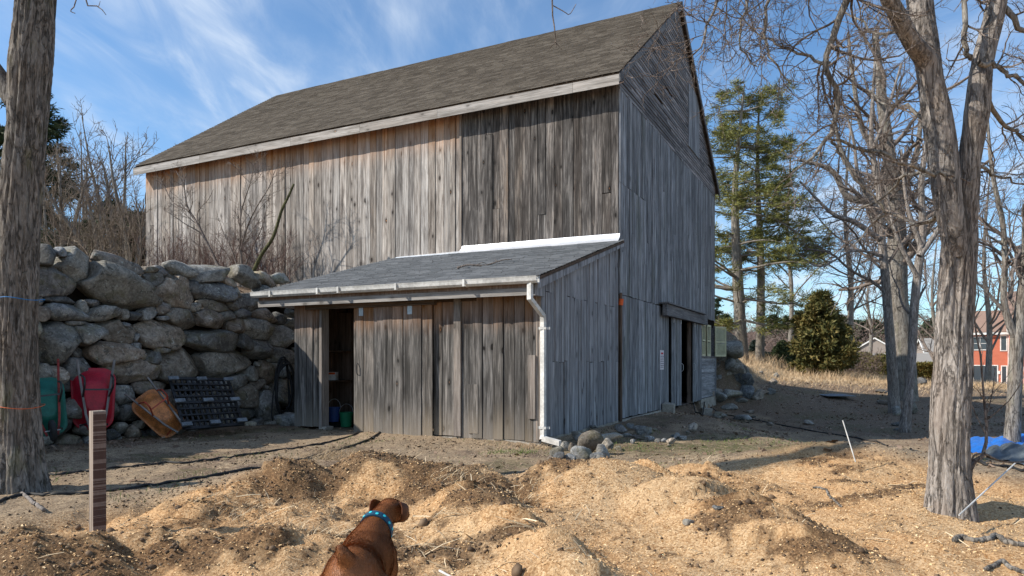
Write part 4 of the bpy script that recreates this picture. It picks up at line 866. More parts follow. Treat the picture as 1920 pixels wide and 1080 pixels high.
# ------------------------------------------------------------------ WHEELBARROWS
def tray_mesh(mb=None):
    """barrow tray: x forward, z up, open at the top; x -1.05..0"""
    secs = [(.00, .30, .27, .0, 0), (.015, .325, .30, .0, 0)]
    def ring(x0, x1, hy0, hy1, z, r, n=6):
        pts = []
        for cx, cy, a0 in ((x1-r, hy1-r, 0), (x0+r, hy0-r, 90), (x0+r, -hy0+r, 180), (x1-r, -hy1+r, 270)):
            for k in range(n+1): a = math.radians(a0+90*k/n); pts.append((cx+r*math.cos(a), cy+r*math.sin(a), z))
        return pts
    R = [ring(-.72, -.28, .16, .13, .10, 0.124), ring(-.76, -.25, .20, .165, .105, 0.155), ring(-.80, -.20, .225, .19, .14, 0.171), ring(-.93, -.08, .285, .25, .28, 0.202), ring(-1.02, .02, .325, .29, .38, 0.217), ring(-1.055, .055, .355, .32, .385, 0.225), ring(-1.06, .06, .36, .325, .372, 0.225), ring(-1.05, .05, .35, .315, .37, 0.225), ring(-1.01, .01, .315, .28, .37, 0.217), ring(-.91, -.10, .27, .235, .27, 0.186), ring(-.78, -.23, .20, .17, .12, 0.139)]
    n = len(R[0]); V = [p for r in R for p in r]; Fc = [tuple(range(n))[::-1], tuple((len(R)-1)*n+i for i in range(n))]
    for a in range(len(R)-1): Fc += [(a*n+i, a*n+(i+1) % n, (a+1)*n+(i+1) % n, (a+1)*n+i) for i in range(n)]
    me = bpy.data.meshes.new('tray'); me.from_pydata(V, [], Fc); me.polygons.foreach_set('use_smooth', [len(p.vertices) == 4 for p in me.polygons]); me.update(); return me
TRAY = tray_mesh()
def barrow(label, Mx, traym, handm, legm, wheel=True, hl=1.42, sticker=None, scale=1.):
    t = thing('wheelbarrow', label, 'wheelbarrow'); t.matrix_world = Mx @ Matrix.Scale(scale, 4)
    me = TRAY.copy(); me.materials.clear(); link('tray', me, traym, t)
    for s in (1, -1):
        MB().bar((.10, s*.085, .0), (-.2, s*.155, .06), .036, .042).bar((-.2, s*.155, .06), (-hl, s*.29, .10), .036, .042).make('handle', handm, t)
        MB().tube([Vector(p) for p in bez([(-.52, s*.20, .05), (-.60, s*.21, -.14), (-.66, s*.215, -.27), (-.74, s*.215, -.29), (-.82, s*.22, -.26), (-.90, s*.235, .06)], 4)], .017, 8).make('leg', legm, t)
        MB().bar((-.05, s*.12, .05), (-.02, s*.22, .30), .03, .006).make('front_brace', legm, t)
    MB().bar((-.62, -.21, -.18), (-.62, .21, -.18), .03, .008).make('leg_brace', legm, t)
    if wheel:
        wh = MB(); RX = Matrix.Translation((.03, 0, -.10)) @ Matrix.Rotation(math.pi/2, 4, 'X')
        wh.lathe([(.125, -.035), (.16, -.048), (.19, -.036), (.203, -.012), (.203, .012), (.19, .036), (.16, .048), (.125, .035), (.125, -.035)], 32, RX)
        wo = wh.make('wheel', M['rubber'], t, smooth=True)
        MB().lathe([(0, -.03), (.03, -.05), (.03, -.02), (.10, -.015), (.127, -.035), (.127, .035), (.10, .015), (.03, .02), (.03, .05), (0, .03)], 28, RX).make('rim', M['blacksteel'], wo, smooth=False)
        MB().tube([(.03, -.12, -.10), (.03, .12, -.10)], .011, 8).make('axle', M['galv'], t)
    if sticker: MB().box((-.56, .2, .2), (-.46, .23, .30)).make('sticker', M['ink'], t)
    return t
M['redtray'] = plain('red_plastic_tray', (.42, .012, .03), .45, .4, var=.2); M['greentray'] = plain('green_plastic_tray', (.008, .115, .085), .5, .35, var=.2); M['orangetray'] = plain('orange_plastic_tray', (.56, .20, .06), .45, .4, var=.35)
M['redwood'] = plain('red_painted_wood', (.22, .035, .03), .7, .2, var=.4); M['greywood'] = wood('grey_handles', (.10, .09, .085), (.23, .21, .20), (.36, .34, .33), (.2, .15, .1), axis=0); M['redsteel'] = plain('red_steel', (.42, .06, .03), .55, .4, var=.3)
def pose(px, py, Y, yaw, roll, lean):
    """barrow x axis (forward) points down; underside faces the yaw direction; roll turns it in the plane of the wall; py = ground point"""
    p = P(px, py, Y)
    base = Matrix(((0, 0, -1, 0), (0, 1, 0, 0), (-1, 0, 0, 0), (0, 0, 0, 1)))  # x -> -z (down), z -> -x : underside faces +x
    return Matrix.Translation(p) @ Matrix.Rotation(yaw, 4, 'Z') @ Matrix.Rotation(-lean, 4, 'Y') @ Matrix.Rotation(roll, 4, 'X') @ base
yawv = math.radians(-52)
barrow('red plastic wheelbarrow stood on end against the stone wall, grey handles up', pose(181, 798, 11.5, yawv, math.radians(-1), .12), M['redtray'], M['greywood'], M['blacksteel'], hl=1.18, scale=.93)
barrow('green wheelbarrow with red handles stood on end beside the left tree', pose(97, 806, 10.4, math.radians(-50), math.radians(6), .22), M['greentray'], M['redwood'], M['blacksteel'], hl=1.34, scale=.80)
orb = barrow('orange wheelbarrow without wheel tipped over against the black pallet', pose(334, 800, 12.4, math.radians(-55), math.radians(38), .30), M['orangetray'], M['greywood'], M['redsteel'], wheel=False, hl=1.25, sticker=True, scale=.80)
# ------------------------------------------------------------------ black plastic pallet
pal = thing('pallet', 'black plastic lattice pallet leaning against the stone wall', 'pallet')
A_, B_, C_, D2 = P(345, 806, 12.4), P(455, 797, 13.2), P(427, 714, 13.9), P(318, 712, 13.0)
ux, uy = (B_-A_), (D2-A_)
def pq(u, v, h=0.): p = A_.lerp(B_, u).lerp(D2.lerp(C_, u), v); return p+nn*h
nn = ux.cross(uy).normalized(); nn = nn if nn.y < 0 else -nn
for k in range(9): MB().bar(pq(0, k/8, .035), pq(1, k/8, .035), .06 if k in (0, 4, 8) else .036, .03, up=nn).make('slat', M['blackplastic'], pal)
for k in range(12): MB().bar(pq(k/11, 0, .02), pq(k/11, 1, .02), .055 if k in (0, 5, 6, 11) else .034, .03, up=nn).make('slat', M['blackplastic'], pal)
for u in (.03, .5, .97):
    for v in (.04, .5, .96):
        p = pq(u, v, .10); MB().bar(p-ux.normalized()*.09, p+ux.normalized()*.09, .075, .03, up=nn).make('foot', M['greyfoot'], pal)
# hanging hose coil
hz_ = thing('hose_coil', 'coiled black rubber hose hanging on the stone wall beside the shed', 'hose')
for k in range(9):
    cxp, cyp = 500+rk.uniform(-2, 2), 722+rk.uniform(-3, 4)+k; rw, rh = 11+k*1.3+rk.uniform(-1, 1), 50+rk.uniform(-3, 3); pts = []
    for a in np.linspace(0, 2*math.pi, 40, endpoint=False):
        ly, z = wall_hit(cxp+rw*math.sin(a)*(1-.15*math.cos(a)), cyp-rh*math.cos(a)); pts.append(WB(-6.8-.08*z+.46+k*.015+.03*math.sin(a*3+k), ly, z))
    MB().tube(pts, .016, 8, closed=True).make('loop', M['rubber'], hz_, smooth=True)
for k, pp in enumerate(([(488, 700), (481, 740), (478, 772), (480, 788)], [(503, 760), (506, 775), (512, 786)], [(516, 720), (520, 755), (522, 788)])):
    pts = []
    for (a, b) in bez(pp, 6): ly, z = wall_hit(a, b); pts.append(WB(-6.8-.08*z+.48+.05*k, ly, max(z, .03)))
    MB().tube(pts, .015, 8).make('hose_end', M['rubber'], hz_, smooth=True)
# ------------------------------------------------------------------ ground hoses
def gline(name, label, pix, r, mt, lift=0., cat='hose', z0=0.):
    pts = [gz(a, b, z0)+Vector((0, 0, r*.6+lift)) for a, b in bez(pix, 10)]
    zz = [p.z for p in pts]
    for k in range(len(pts)): w5 = zz[max(0, k-3):k+4]; pts[k].z = max(sum(w5)/len(w5), zz[k]-r*.8)
    return tag(MB().tube(pts, r, 8).make(name, mt, None, smooth=True), label, cat)
gline('ground_hose', 'upper black hose running from the left tree to the shed door', [(90, 893), (150, 886), (200, 880), (300, 871), (400, 863), (500, 848), (580, 836), (640, 824), (690, 806)], .017, M['rubber'])
gline('ground_hose', 'lower black hose curving past the tree foot and post to the shed', [(-30, 960), (0, 942), (40, 930), (100, 928), (165, 924), (260, 915), (360, 899), (470, 880), (560, 864), (640, 843), (690, 826), (712, 812)], .019, M['rubber'])
gline('ground_hose', 'long black hose crossing the bare path from the gable door', [(1270, 764), (1300, 766), (1350, 776), (1430, 791), (1520, 808), (1620, 825), (1740, 851), (1830, 868), (1925, 884)], .02, M['rubber'])
gline('grey_stick', 'short grey dead stick lying by the left tree foot', [(40, 925), (55, 938), (70, 950), (82, 958)], .018, M['trim_v'], cat='stick')
gline('crooked_stick', 'long crooked grey branch lying at the right edge of the sawdust', [(1790, 1016), (1800, 1010), (1830, 1016), (1850, 1014), (1870, 1008), (1890, 1020), (1935, 1027)], .022, M['bark_m'], cat='stick', z0=.05)
gline('crooked_stick', 'short forked stick at the bottom right corner', [(1848, 1070), (1875, 1060), (1895, 1072), (1925, 1085)], .016, M['bark_m'], cat='stick')
gline('thin_twig', 'thin dark forked twig on the sawdust left of the right tree', [(1525, 916), (1548, 920), (1556, 936), (1570, 945), (1578, 953)], .012, M['bark_m'], cat='stick')
def stake(label, a, b, Y0, Y1, mt=None):
    tag(MB().tube([P(*a, Y0), P(*b, Y1)], .0065, 7).make('plastic_stake', mt or M['white_pvc'], None), label, 'stake')
stake('thin pale stake standing in the top of the right sawdust heap', (1580, 788), (1604, 866), 8.45, 8.3)
stake('long white rod leaning beside the foot of the forked tree', (1904, 868), (1798, 966), 7.0, 5.75)
stake('pale thin rod end poking in at the bottom beside the dog', (824, 1070), (850, 1084), 3.9, 3.8)
# brown-and-grey banded post
pm, pn, pl_, pb = mat('banded_post_paint', .8, .2); t_ = NT(pm)
g_ = t_.noise(t_.coord(scale=(3, 3, 1)), 22, 5, .6); sp_ = pn.new('ShaderNodeSeparateXYZ'); pl_.new(t_.coord(), sp_.inputs[0]); bd = t_.noise(t_.coord(scale=(.01, .01, 1)), 13, 3, .8)
pl_.new(t_.mix(t_.rng(bd, .505, .53), t_.mix(g_, (.06, .034, .026), (.10, .06, .05)), t_.mix(g_, (.13, .09, .075), (.25, .19, .16))), pb.inputs['Base Color'])
po = thing('post', 'square wooden post banded with brown paint in the foreground left', 'post', P(183, 985, 5.75)*1, (0, 0, math.radians(43)))
po.location.z = 0.02; ph = .93
MB().box((-.048, -.048, -.3), (.0475, .048, ph), j=.002).make('timber', M['trim_v'], po); MB().box((.0476, -.048, -.3), (.052, .048, ph-.01)).make('painted_face', pm, po)
po.rotation_euler = (0, 0, math.radians(-43))
# metal sheet, tarp
sh = thing('metal_sheet', 'flat grey metal sheet lying on the leafy ground behind the path', 'sheet'); _c = gz(1563, 764); c0 = [_c+Vector(q) for q in ((-.58, -.75, .03), (.56, -.8, .03), (.70, .75, .05), (-.50, .8, .05))]
MB().hexa([p+Vector((0, 0, .02)) for p in c0]+[p+Vector((0, 0, .04)) for p in c0]).make('sheet', M['greyfoot'], sh)
def tarp(name, label, pix, hgt, m_, seed, res=46, folds=5):
    c = [gz(a, b) for a, b in pix]; V = []; g = []
    for i in range(res):
        for j in range(res):
            u, v = i/(res-1), j/(res-1); p = c[0].lerp(c[1], u).lerp(c[3].lerp(c[2], u), v); e = min(u, 1-u, v, 1-v)
            h = hgt*(.35+.8*abs(float(fbm(u*folds+seed, v*folds, seed, 3, 1, .45))*1.6))*min(1, e*6)+.02
            o = .12*float(vn3(u*4, v*4, seed, 2)); V.append((p.x+o, p.y+o, hz(p.x+o, p.y+o)+h))
    idx = np.arange(res*res).reshape(res, res); Qd = np.stack([idx[:-1, :-1], idx[1:, :-1], idx[1:, 1:], idx[:-1, 1:]], -1).reshape(-1, 4)
    return link(name, raw_mesh(name, V, Qd, False), m_, None, label, 'tarp')
tarp('blue_tarp', 'crumpled bright blue tarp lying beyond the forked tree', [(1812, 838), (1990, 862), (1990, 828), (1818, 822)], .24, plain('blue_tarp', (.012, .14, .52), .4, .45, var=.15), 3)
tarp('grey_plastic_sheet', 'crumpled dull grey plastic sheet in front of the blue tarp', [(1843, 858), (1995, 890), (1990, 850), (1850, 842)], .20, plain('grey_plastic', (.085, .10, .11), .5, .35, var=.3), 8)
# twig strings round the left tree
# ------------------------------------------------------------------ TREES
def trunk_mesh(pts, radii, n=72, per=26, amp=.03, seed=0, fz=2.2, flare=0., caps=True, fa=7):
    C = bez(pts, per); t = np.linspace(0, len(pts)-1, len(C)); r = np.interp(t, np.arange(len(pts)), radii)
    T = np.gradient(C, axis=0); T = unit(T); ref = np.array([1., 0, 0]); V = []; a = np.arange(n)*2*np.pi/n; L = np.concatenate([[0], np.cumsum(np.linalg.norm(np.diff(C, axis=0), axis=1))])
    for i in range(len(C)):
        ref = ref-T[i]*ref.dot(T[i]); ref /= np.linalg.norm(ref); b = np.cross(T[i], ref)
        ca, sa = np.cos(a), np.sin(a)
        low = .10*vn3(ca*1.1+seed, sa*1.1, L[i]*.9, 2)+.06*vn3(ca*2, sa*2, L[i]*1.8+seed, 1)
        ridge = np.abs(fbm(ca*fa*.55+seed, sa*fa*.55, L[i]*fz, 4, 3, .6)); rr = r[i]*(1+low)+amp*(.55-1.7*ridge)*min(1, r[i]/.12)
        if flare: f_ = math.exp(-max(L[i], 0)/.28); rr = rr*(1+f_*flare*(1+.8*np.sin(a*3+seed)+.5*np.sin(a*5)))
        V.append(C[i]+ref*(ca*rr)[:, None]+b*(sa*rr)[:, None])
    V = np.array(V).reshape(-1, 3); idx = np.arange(len(C)*n).reshape(len(C), n); nx = np.roll(idx, -1, 1)
    Q = np.stack([idx[:-1], nx[:-1], nx[1:], idx[1:]], -1).reshape(-1, 4); return V, Q
def pathP(pix, Y): return [tuple(P(a, b, (Y if np.isscalar(Y) else Y[i]))) for i, (a, b) in enumerate(pix)]
def arr(paths, radii, K=14):
    """resample guide paths to K points"""
    Pp, R = [], []
    for p, r in zip(paths, radii):
        c = bez(p, 6); t = np.linspace(0, len(c)-1, K); Pp.append(np.stack([np.interp(t, np.arange(len(c)), c[:, k]) for k in range(3)], 1)); R.append(np.interp(np.linspace(0, 1, K), np.linspace(0, 1, len(r)), r))
    return np.array(Pp), np.array(R)
# --- left foreground tree
gl = np.random.default_rng(21)
lt = thing('broad_tree', 'thick shaggy-barked tree trunk at the left edge of the yard', 'tree')
YL = 7.35
V, Q = trunk_mesh(pathP([(44, 1000), (40, 925), (38, 860), (36, 780), (33, 640), (34, 500), (38, 380), (50, 250), (58, 130), (66, 20), (74, -120), (80, -420), (88, -800)], YL), [.25, .24, .20, .178, .165, .168, .175, .165, .185, .165, .16, .14, .10], 130, 40, .040, 2, 1.1, flare=.30)
link('trunk', raw_mesh('trunk', V, Q, True), M['bark_l'], lt)
lims, lr_ = arr([pathP([(30, 190), (-20, 120), (-80, 20), (-160, -200)], YL), pathP([(80, -420), (200, -620), (420, -700), (760, -420), (1000, -330)], [7.3, 7.1, 6.8, 6.4, 6.2]), pathP([(78, -300), (130, -420), (240, -560), (330, -560)], YL), pathP([(84, -600), (-60, -900), (-200, -1100)], YL)], [[.11, .09, .07, .03], [.09, .06, .045, .03, .014], [.07, .05, .03], [.09, .05, .03]])
link('limb', raw_mesh('limb', *tubes(lims, lr_, 12), True), M['bark_l'], lt)
b1, r1 = sprout(lims, lr_, 11, .2, 1, 50, .35, .5, 8, .16, -.02, gl); b2, r2 = sprout(b1, r1, 5, .2, 1, 45, .5, .55, 6, .2, -.01, gl, lmin=.15)
hang, hr = arr([pathP([(1038, -330), (1036, -120), (1035, 10), (1040, 55), (1043, 88)], 6.2), pathP([(1036, 10), (1058, 22), (1068, 27), (1080, 8)], 6.2), pathP([(1041, 78), (1030, 92)], 6.2), pathP([(1042, 80), (1054, 94)], 6.2), pathP([(120, -420), (150, -120), (158, 0), (185, 12), (199, 28)], 7.2), pathP([(150, -60), (142, 5), (132, 20), (141, 25)], 7.2), pathP([(185, 12), (188, 2)], 7.2)],
               [[.012, .009, .007, .006, .004], [.005, .003], [.004, .002], [.004, .002], [.02, .012, .008, .006, .003], [.007, .004], [.004, .002]], 8)
link('twigs', raw_mesh('twigs', *merge([tubes(b1, r1, 5), tubes(b2, r2, 3), tubes(hang, hr, 5)]), True), M['twig'], lt, kind='stuff')
# lichen string round the trunk
tag(MB().tube([Vector((P(38, 560, YL).x+.215*math.cos(a), YL+.215*math.sin(a), P(0, 562, YL).z+.012*math.sin(3*a))) for a in np.linspace(0, 2*math.pi, 40, endpoint=False)], .004, 5, closed=True).make('string', plain('blue_string', (.02, .2, .5), .6), None), 'thin pale blue string tied round the shaggy left trunk', 'string')
tag(MB().tube([Vector((P(38, 560, YL).x+.215*math.cos(a), YL+.215*math.sin(a), P(0, 762, YL).z+.015*math.sin(2*a))) for a in np.linspace(0, 2*math.pi, 40, endpoint=False)], .004, 5, closed=True).make('string', plain('orange_string', (.6, .12, .03), .6), None), 'thin orange string tied low round the shaggy left trunk', 'string')
# --- right foreground tree
gr_ = np.random.default_rng(33); YT = 6.45
rt = thing('forked_tree', 'large bare forked tree with flaking bark in the right foreground', 'tree')
parts = [trunk_mesh(pathP([(1783, 1030), (1782, 955), (1780, 880), (1780, 800), (1786, 700), (1790, 600), (1797, 500), (1800, 420), (1798, 350)], YT), [.20, .178, .152, .150, .150, .135, .135, .132, .085], 130, 46, .028, 5, 1.2, flare=.24),
 trunk_mesh(pathP([(1790, 470), (1778, 380), (1766, 290), (1750, 190), (1738, 100), (1722, -20), (1712, -140), (1690, -400)], [6.45, 6.5, 6.6, 6.7, 6.75, 6.8, 6.9, 7.]), [.085, .11, .115, .105, .105, .105, .10, .07], 80, 20, .022, 8, 2.2),
 trunk_mesh(pathP([(1806, 480), (1812, 390), (1818, 300), (1832, 210), (1842, 120), (1866, 20), (1890, -120), (1920, -400)], [6.45, 6.4, 6.35, 6.3, 6.3, 6.3, 6.3, 6.2]), [.085, .092, .085, .098, .082, .078, .07, .045], 80, 20, .018, 9, 2.2),
 trunk_mesh(pathP([(1796, 480), (1786, 400), (1778, 320), (1770, 240), (1752, 160), (1738, 118), (1712, 82), (1690, 40), (1668, 0), (1640, -60), (1590, -180)], [6.38, 6.32, 6.3, 6.3, 6.3, 6.3, 6.2, 6.1, 6., 5.9, 5.8]), [.06, .085, .09, .085, .08, .088, .072, .068, .064, .06, .045], 60, 16, .010, 11, 1.5)]
link('trunk', raw_mesh('trunk', *merge(parts), True), M['bark_r'], rt)
gd = [pathP([(1630, -80), (1592, -10), (1569, 53), (1545, 106), (1550, 140), (1569, 173), (1564, 231), (1552, 258), (1511, 303), (1482, 327)], 6.1),
 pathP([(1552, 258), (1600, 272), (1680, 300), (1730, 318), (1775, 330)], 6.2), pathP([(1560, 262), (1575, 290), (1600, 330), (1640, 370), (1665, 400)], 6.4),
 pathP([(1808, -60), (1812, 20), (1810, 90), (1820, 110)], 6.2), pathP([(1835, 118), (1870, 128), (1910, 150), (1960, 175)], 6.1), pathP([(1700, -200), (1500, -150), (1380, -60), (1335, 20), (1312, 90), (1280, 108)], [6.8, 6.6, 6.4, 6.3, 6.2, 6.2]),
 pathP([(1640, -160), (1500, -120), (1440, 0), (1440, 90), (1475, 150)], [6.4, 6.2, 6., 5.9, 5.9]), pathP([(1600, -180), (1420, -130), (1400, 0), (1385, 80), (1420, 125)], [6.4, 6.2, 6., 6, 6]),
 pathP([(1870, -20), (1900, 40), (1960, 90)], 6.3), pathP([(1750, 240), (1700, 200), (1650, 190), (1600, 120)], [6.7, 7, 7.4, 7.8]), pathP([(1760, 330), (1700, 330), (1640, 380), (1560, 400)], [6.7, 7.2, 7.6, 8]), pathP([(1770, 400), (1720, 420), (1660, 400), (1600, 460)], [6.6, 7., 7.4, 7.6]),
 pathP([(1838, 160), (1880, 230), (1920, 260), (1980, 330)], [6.3, 6.6, 6.8, 7]), pathP([(1822, 300), (1870, 330), (1930, 350)], [6.3, 6.6, 6.8]), pathP([(1740, 100), (1690, 60), (1640, 60), (1580, 20)], [6.8, 7.2, 7.5, 8]), pathP([(1545, 120), (1480, 90), (1420, 60), (1370, 10)], [6.1, 6.3, 6.5, 6.6]),
 pathP([(1850, 60), (1880, -60), (1960, -100)], 6.3), pathP([(1720, 0), (1650, -80), (1560, -160), (1500, -180)], [6.8, 7, 7.4, 7.6])]
gR = [[.05, .04, .035, .03, .028, .026, .024, .022, .014, .008], [.012, .02, .02, .02], [.018, .015, .010], [.03, .028, .026], [.03, .022, .015], [.05, .03, .02, .015, .009, .004], [.04, .02, .014, .008], [.035, .016, .012, .006], [.04, .02], [.03, .02, .012, .006], [.03, .02, .012, .006], [.028, .02, .01], [.03, .02, .012], [.022, .014, .008], [.03, .02, .01], [.018, .012, .006], [.04, .02], [.05, .03, .015]]
gR = [[v*.8 for v in q] for q in gR]
lm, lmr = arr(gd, gR, 16); lm[:, 1:-1] += gr_.normal(size=lm[:, 1:-1].shape)*.012
link('limb', raw_mesh('limb', *tubes(lm, lmr, 10), True), M['bark_m'], rt)
a1, q1 = sprout(lm, lmr, 11, .1, 1, 52, .32, .55, 9, .20, -.03, gr_, lmin=.35, curl=.05, rmin=.004)
a2, q2 = sprout(a1, q1, 6.2, .1, 1, 50, .55, .6, 8, .22, .0, gr_, lmin=.2, curl=.06, rmin=.003)
a3, q3 = sprout(a2, q2, 3.0, .15, 1, 50, .55, .7, 6, .25, .02, gr_, lmin=.08, curl=.06, rmin=.0022)
link('twigs', raw_mesh('twigs', *merge([tubes(a1, q1, 5), tubes(a2, q2, 4), tubes(a3, q3, 3)]), True), M['twig'], rt, kind='stuff')
# sprout stem at the base
ss, sr_ = arr([pathP([(1816, 895), (1822, 870), (1845, 850), (1850, 800), (1844, 740), (1838, 660), (1826, 600), (1836, 540), (1820, 480)], 6.6), pathP([(1845, 850), (1880, 865), (1930, 866)], 6.5), pathP([(1846, 790), (1860, 740), (1866, 690)], 6.6), pathP([(1826, 600), (1850, 560), (1860, 510)], 6.6), pathP([(1845, 850), (1828, 853), (1822, 862)], 6.6)], [[.03, .024, .017, .012, .010, .009, .007, .005, .003], [.012, .006], [.006, .003], [.006, .003], [.01, .007]], 14)
s2, sr2 = sprout(ss, sr_, 6, .3, 1, 45, .3, .6, 6, .12, .04, gr_)
sap = thing('sapling', 'thin dark sapling curving up beside the forked tree', 'sapling'); link('stem', raw_mesh('stem', *merge([tubes(ss, sr_, 8), tubes(s2, sr2, 4)]), True), M['twig'], sap)
# --- generic bare tree
def bare_tree(name, label, trunks, tradii, seed, bark, twig, guides=(), gradii=(), n1=9, n2=6, n3=4, n4=0, l1=.5, trop=.02, wig=.13, t0=.4, sides=14, group=None, spread=45, lm2=.5, rm=.004, amp=.02):
    g = np.random.default_rng(seed); t = thing(name, label, 'tree', group=group)
    vq = [trunk_mesh(p, r, sides*2, 12, amp, seed, 1.2, flare=.08) for p, r in zip(trunks, tradii)]; link('trunk', raw_mesh('trunk', *merge(vq), True), bark, t)
    lim, lr2 = arr(list(trunks)+list(guides), list(tradii)+list(gradii), 20)
    if len(guides): link('limb', raw_mesh('limb', *tubes(lim[len(trunks):], lr2[len(trunks):], 9), True), bark, t)
    a, q = sprout(lim, lr2, n1, t0, 1, spread, l1, .5, 10, wig, trop, g, rmin=rm*2, curl=.02); pr = [tubes(a, q, 6)]
    b, s = sprout(a, q, n2, .15, 1, 45, lm2, .55, 7, wig*1.2, trop, g, rmin=rm*1.4, curl=.03); pr.append(tubes(b, s, 4))
    c, u = sprout(b, s, n3, .15, 1, 42, .55, .6, 5, wig*1.3, trop, g, rmin=rm, curl=.03); pr.append(tubes(c, u, 3))
    if n4: d, v = sprout(c, u, n4, .15, 1, 40, .55, .7, 4, wig*1.4, trop, g, rmin=rm*.8); pr.append(tubes(d, v, 3))
    link('twigs', raw_mesh('twigs', *merge(pr), True), twig, t, kind='stuff'); return t
bare_tree('bare_tree', 'broad pale-barked bare tree, widest trunk of the middle group', [pathP([(1695, 760), (1694, 728), (1692, 640), (1684, 560), (1682, 480), (1680, 400), (1668, 300), (1655, 200), (1640, 60)], 29)], [[.55, .50, .42, .36, .36, .33, .25, .2, .1]], 51, M['bark_m'], M['twig'],
  [pathP([(1683, 430), (1640, 380), (1590, 370), (1560, 320), (1500, 300)], 28.5), pathP([(1682, 400), (1700, 340), (1720, 280), (1730, 180)], 29), pathP([(1682, 450), (1640, 410), (1620, 350), (1580, 290), (1560, 200)], 29), pathP([(1670, 300), (1620, 250), (1600, 150), (1590, 60)], 29.5), pathP([(1686, 500), (1720, 450), (1760, 400), (1790, 300)], 29)],
  [[.2, .15, .12, .06], [.18, .13, .06], [.18, .12, .06], [.15, .1, .04], [.15, .1, .05]], n1=8, n2=6, n3=6, l1=.34, wig=.18, trop=-.005, rm=.0075)
bare_tree('bare_tree', 'dark slim bare tree leaning left, leftmost trunk of the middle group', [pathP([(1677, 790), (1676, 757), (1672, 680), (1666, 600), (1658, 500), (1652, 440), (1648, 360), (1634, 260), (1640, 120)], 25.5)], [[.22, .19, .16, .15, .14, .13, .10, .08, .04]], 52, M['bark_r'], M['twig'],
  [pathP([(1652, 450), (1600, 415), (1560, 400), (1500, 340)], 22), pathP([(1650, 400), (1610, 330), (1600, 260), (1570, 160)], 22.5), pathP([(1636, 280), (1660, 220), (1690, 120)], 23), pathP([(1655, 480), (1600, 470), (1540, 500), (1500, 480)], 22)], [[.09, .07, .03], [.08, .05, .03], [.06, .03], [.05, .03, .015]], n1=7, n2=6, n3=6, l1=.34, wig=.18, trop=-.005, rm=.006)
bare_tree('bare_tree', 'slim smooth bare tree in front of the pale trunk, right of the middle group', [pathP([(1695, 825), (1697, 797), (1704, 740), (1710, 660), (1714, 580), (1722, 500), (1730, 440), (1728, 340), (1740, 240), (1745, 100)], 19)], [[.15, .135, .11, .10, .105, .10, .09, .07, .05, .03]], 53, M['bark_r'], M['twig'],
  [pathP([(1724, 480), (1760, 430), (1790, 380)], 15.5), pathP([(1720, 520), (1680, 440), (1660, 350)], 15.8), pathP([(1726, 460), (1700, 380), (1690, 280)], 15.5)], [[.07, .03], [.06, .02], [.06, .02]], n1=6, n2=5, n3=4, l1=.32, wig=.18, rm=.0045)
bare_tree('bare_tree', 'moss-tinged bare tree in front of the red house at the right edge', [pathP([(1897, 828), (1901, 760), (1905, 680), (1908, 630), (1918, 560), (1925, 480), (1930, 380), (1950, 200), (1960, 20)], 15.5), pathP([(1907, 640), (1892, 605), (1882, 560), (1884, 500), (1880, 420), (1860, 320), (1850, 200)], 15.5)], [[.15, .135, .13, .13, .12, .10, .09, .06, .03], [.08, .075, .06, .055, .05, .04, .02]], 54, M['bark_m'], M['twig'],
  [pathP([(1888, 590), (1862, 560), (1842, 538), (1815, 520)], 15.5), pathP([(1920, 540), (1890, 470), (1850, 440)], 15.5)], [[.045, .03, .02], [.04, .02]], n1=10, n2=6, n3=4, l1=.30, wig=.2, rm=.0045)
# far thin trees at right
for i, (px, Y, top, lb) in enumerate([(1752, 60, 430, 'thin bare tree just left of the forked trunk, in the distance'), (1850, 50, 300, 'thin bare tree rising behind the sapling, before the red house'), (1630, 75, 470, 'small distant bare tree between cedar and middle trunks'), (1480, 62, 240, 'pale bare tree standing behind the tall pine on its right'), (1590, 48, 200, 'spreading bare tree behind the cedar')]):
    zb = -1.5 if px > 1740 else .9; base = ((px-HX)/F*Y, Y, zb); hh = EYE+(HY-top)/F*Y-zb
    bare_tree('bare_tree', lb, [[base, (base[0]+.2, Y, zb+hh*.3), (base[0]-.2, Y, zb+hh*.6), (base[0]+.3, Y, zb+hh)]], [[.22, .17, .11, .03]], 60+i, M['bark_m'], M['twig'], n1=20, n2=6, n3=5, l1=.42, t0=.2, trop=.05, wig=.12, rm=.014, sides=8)
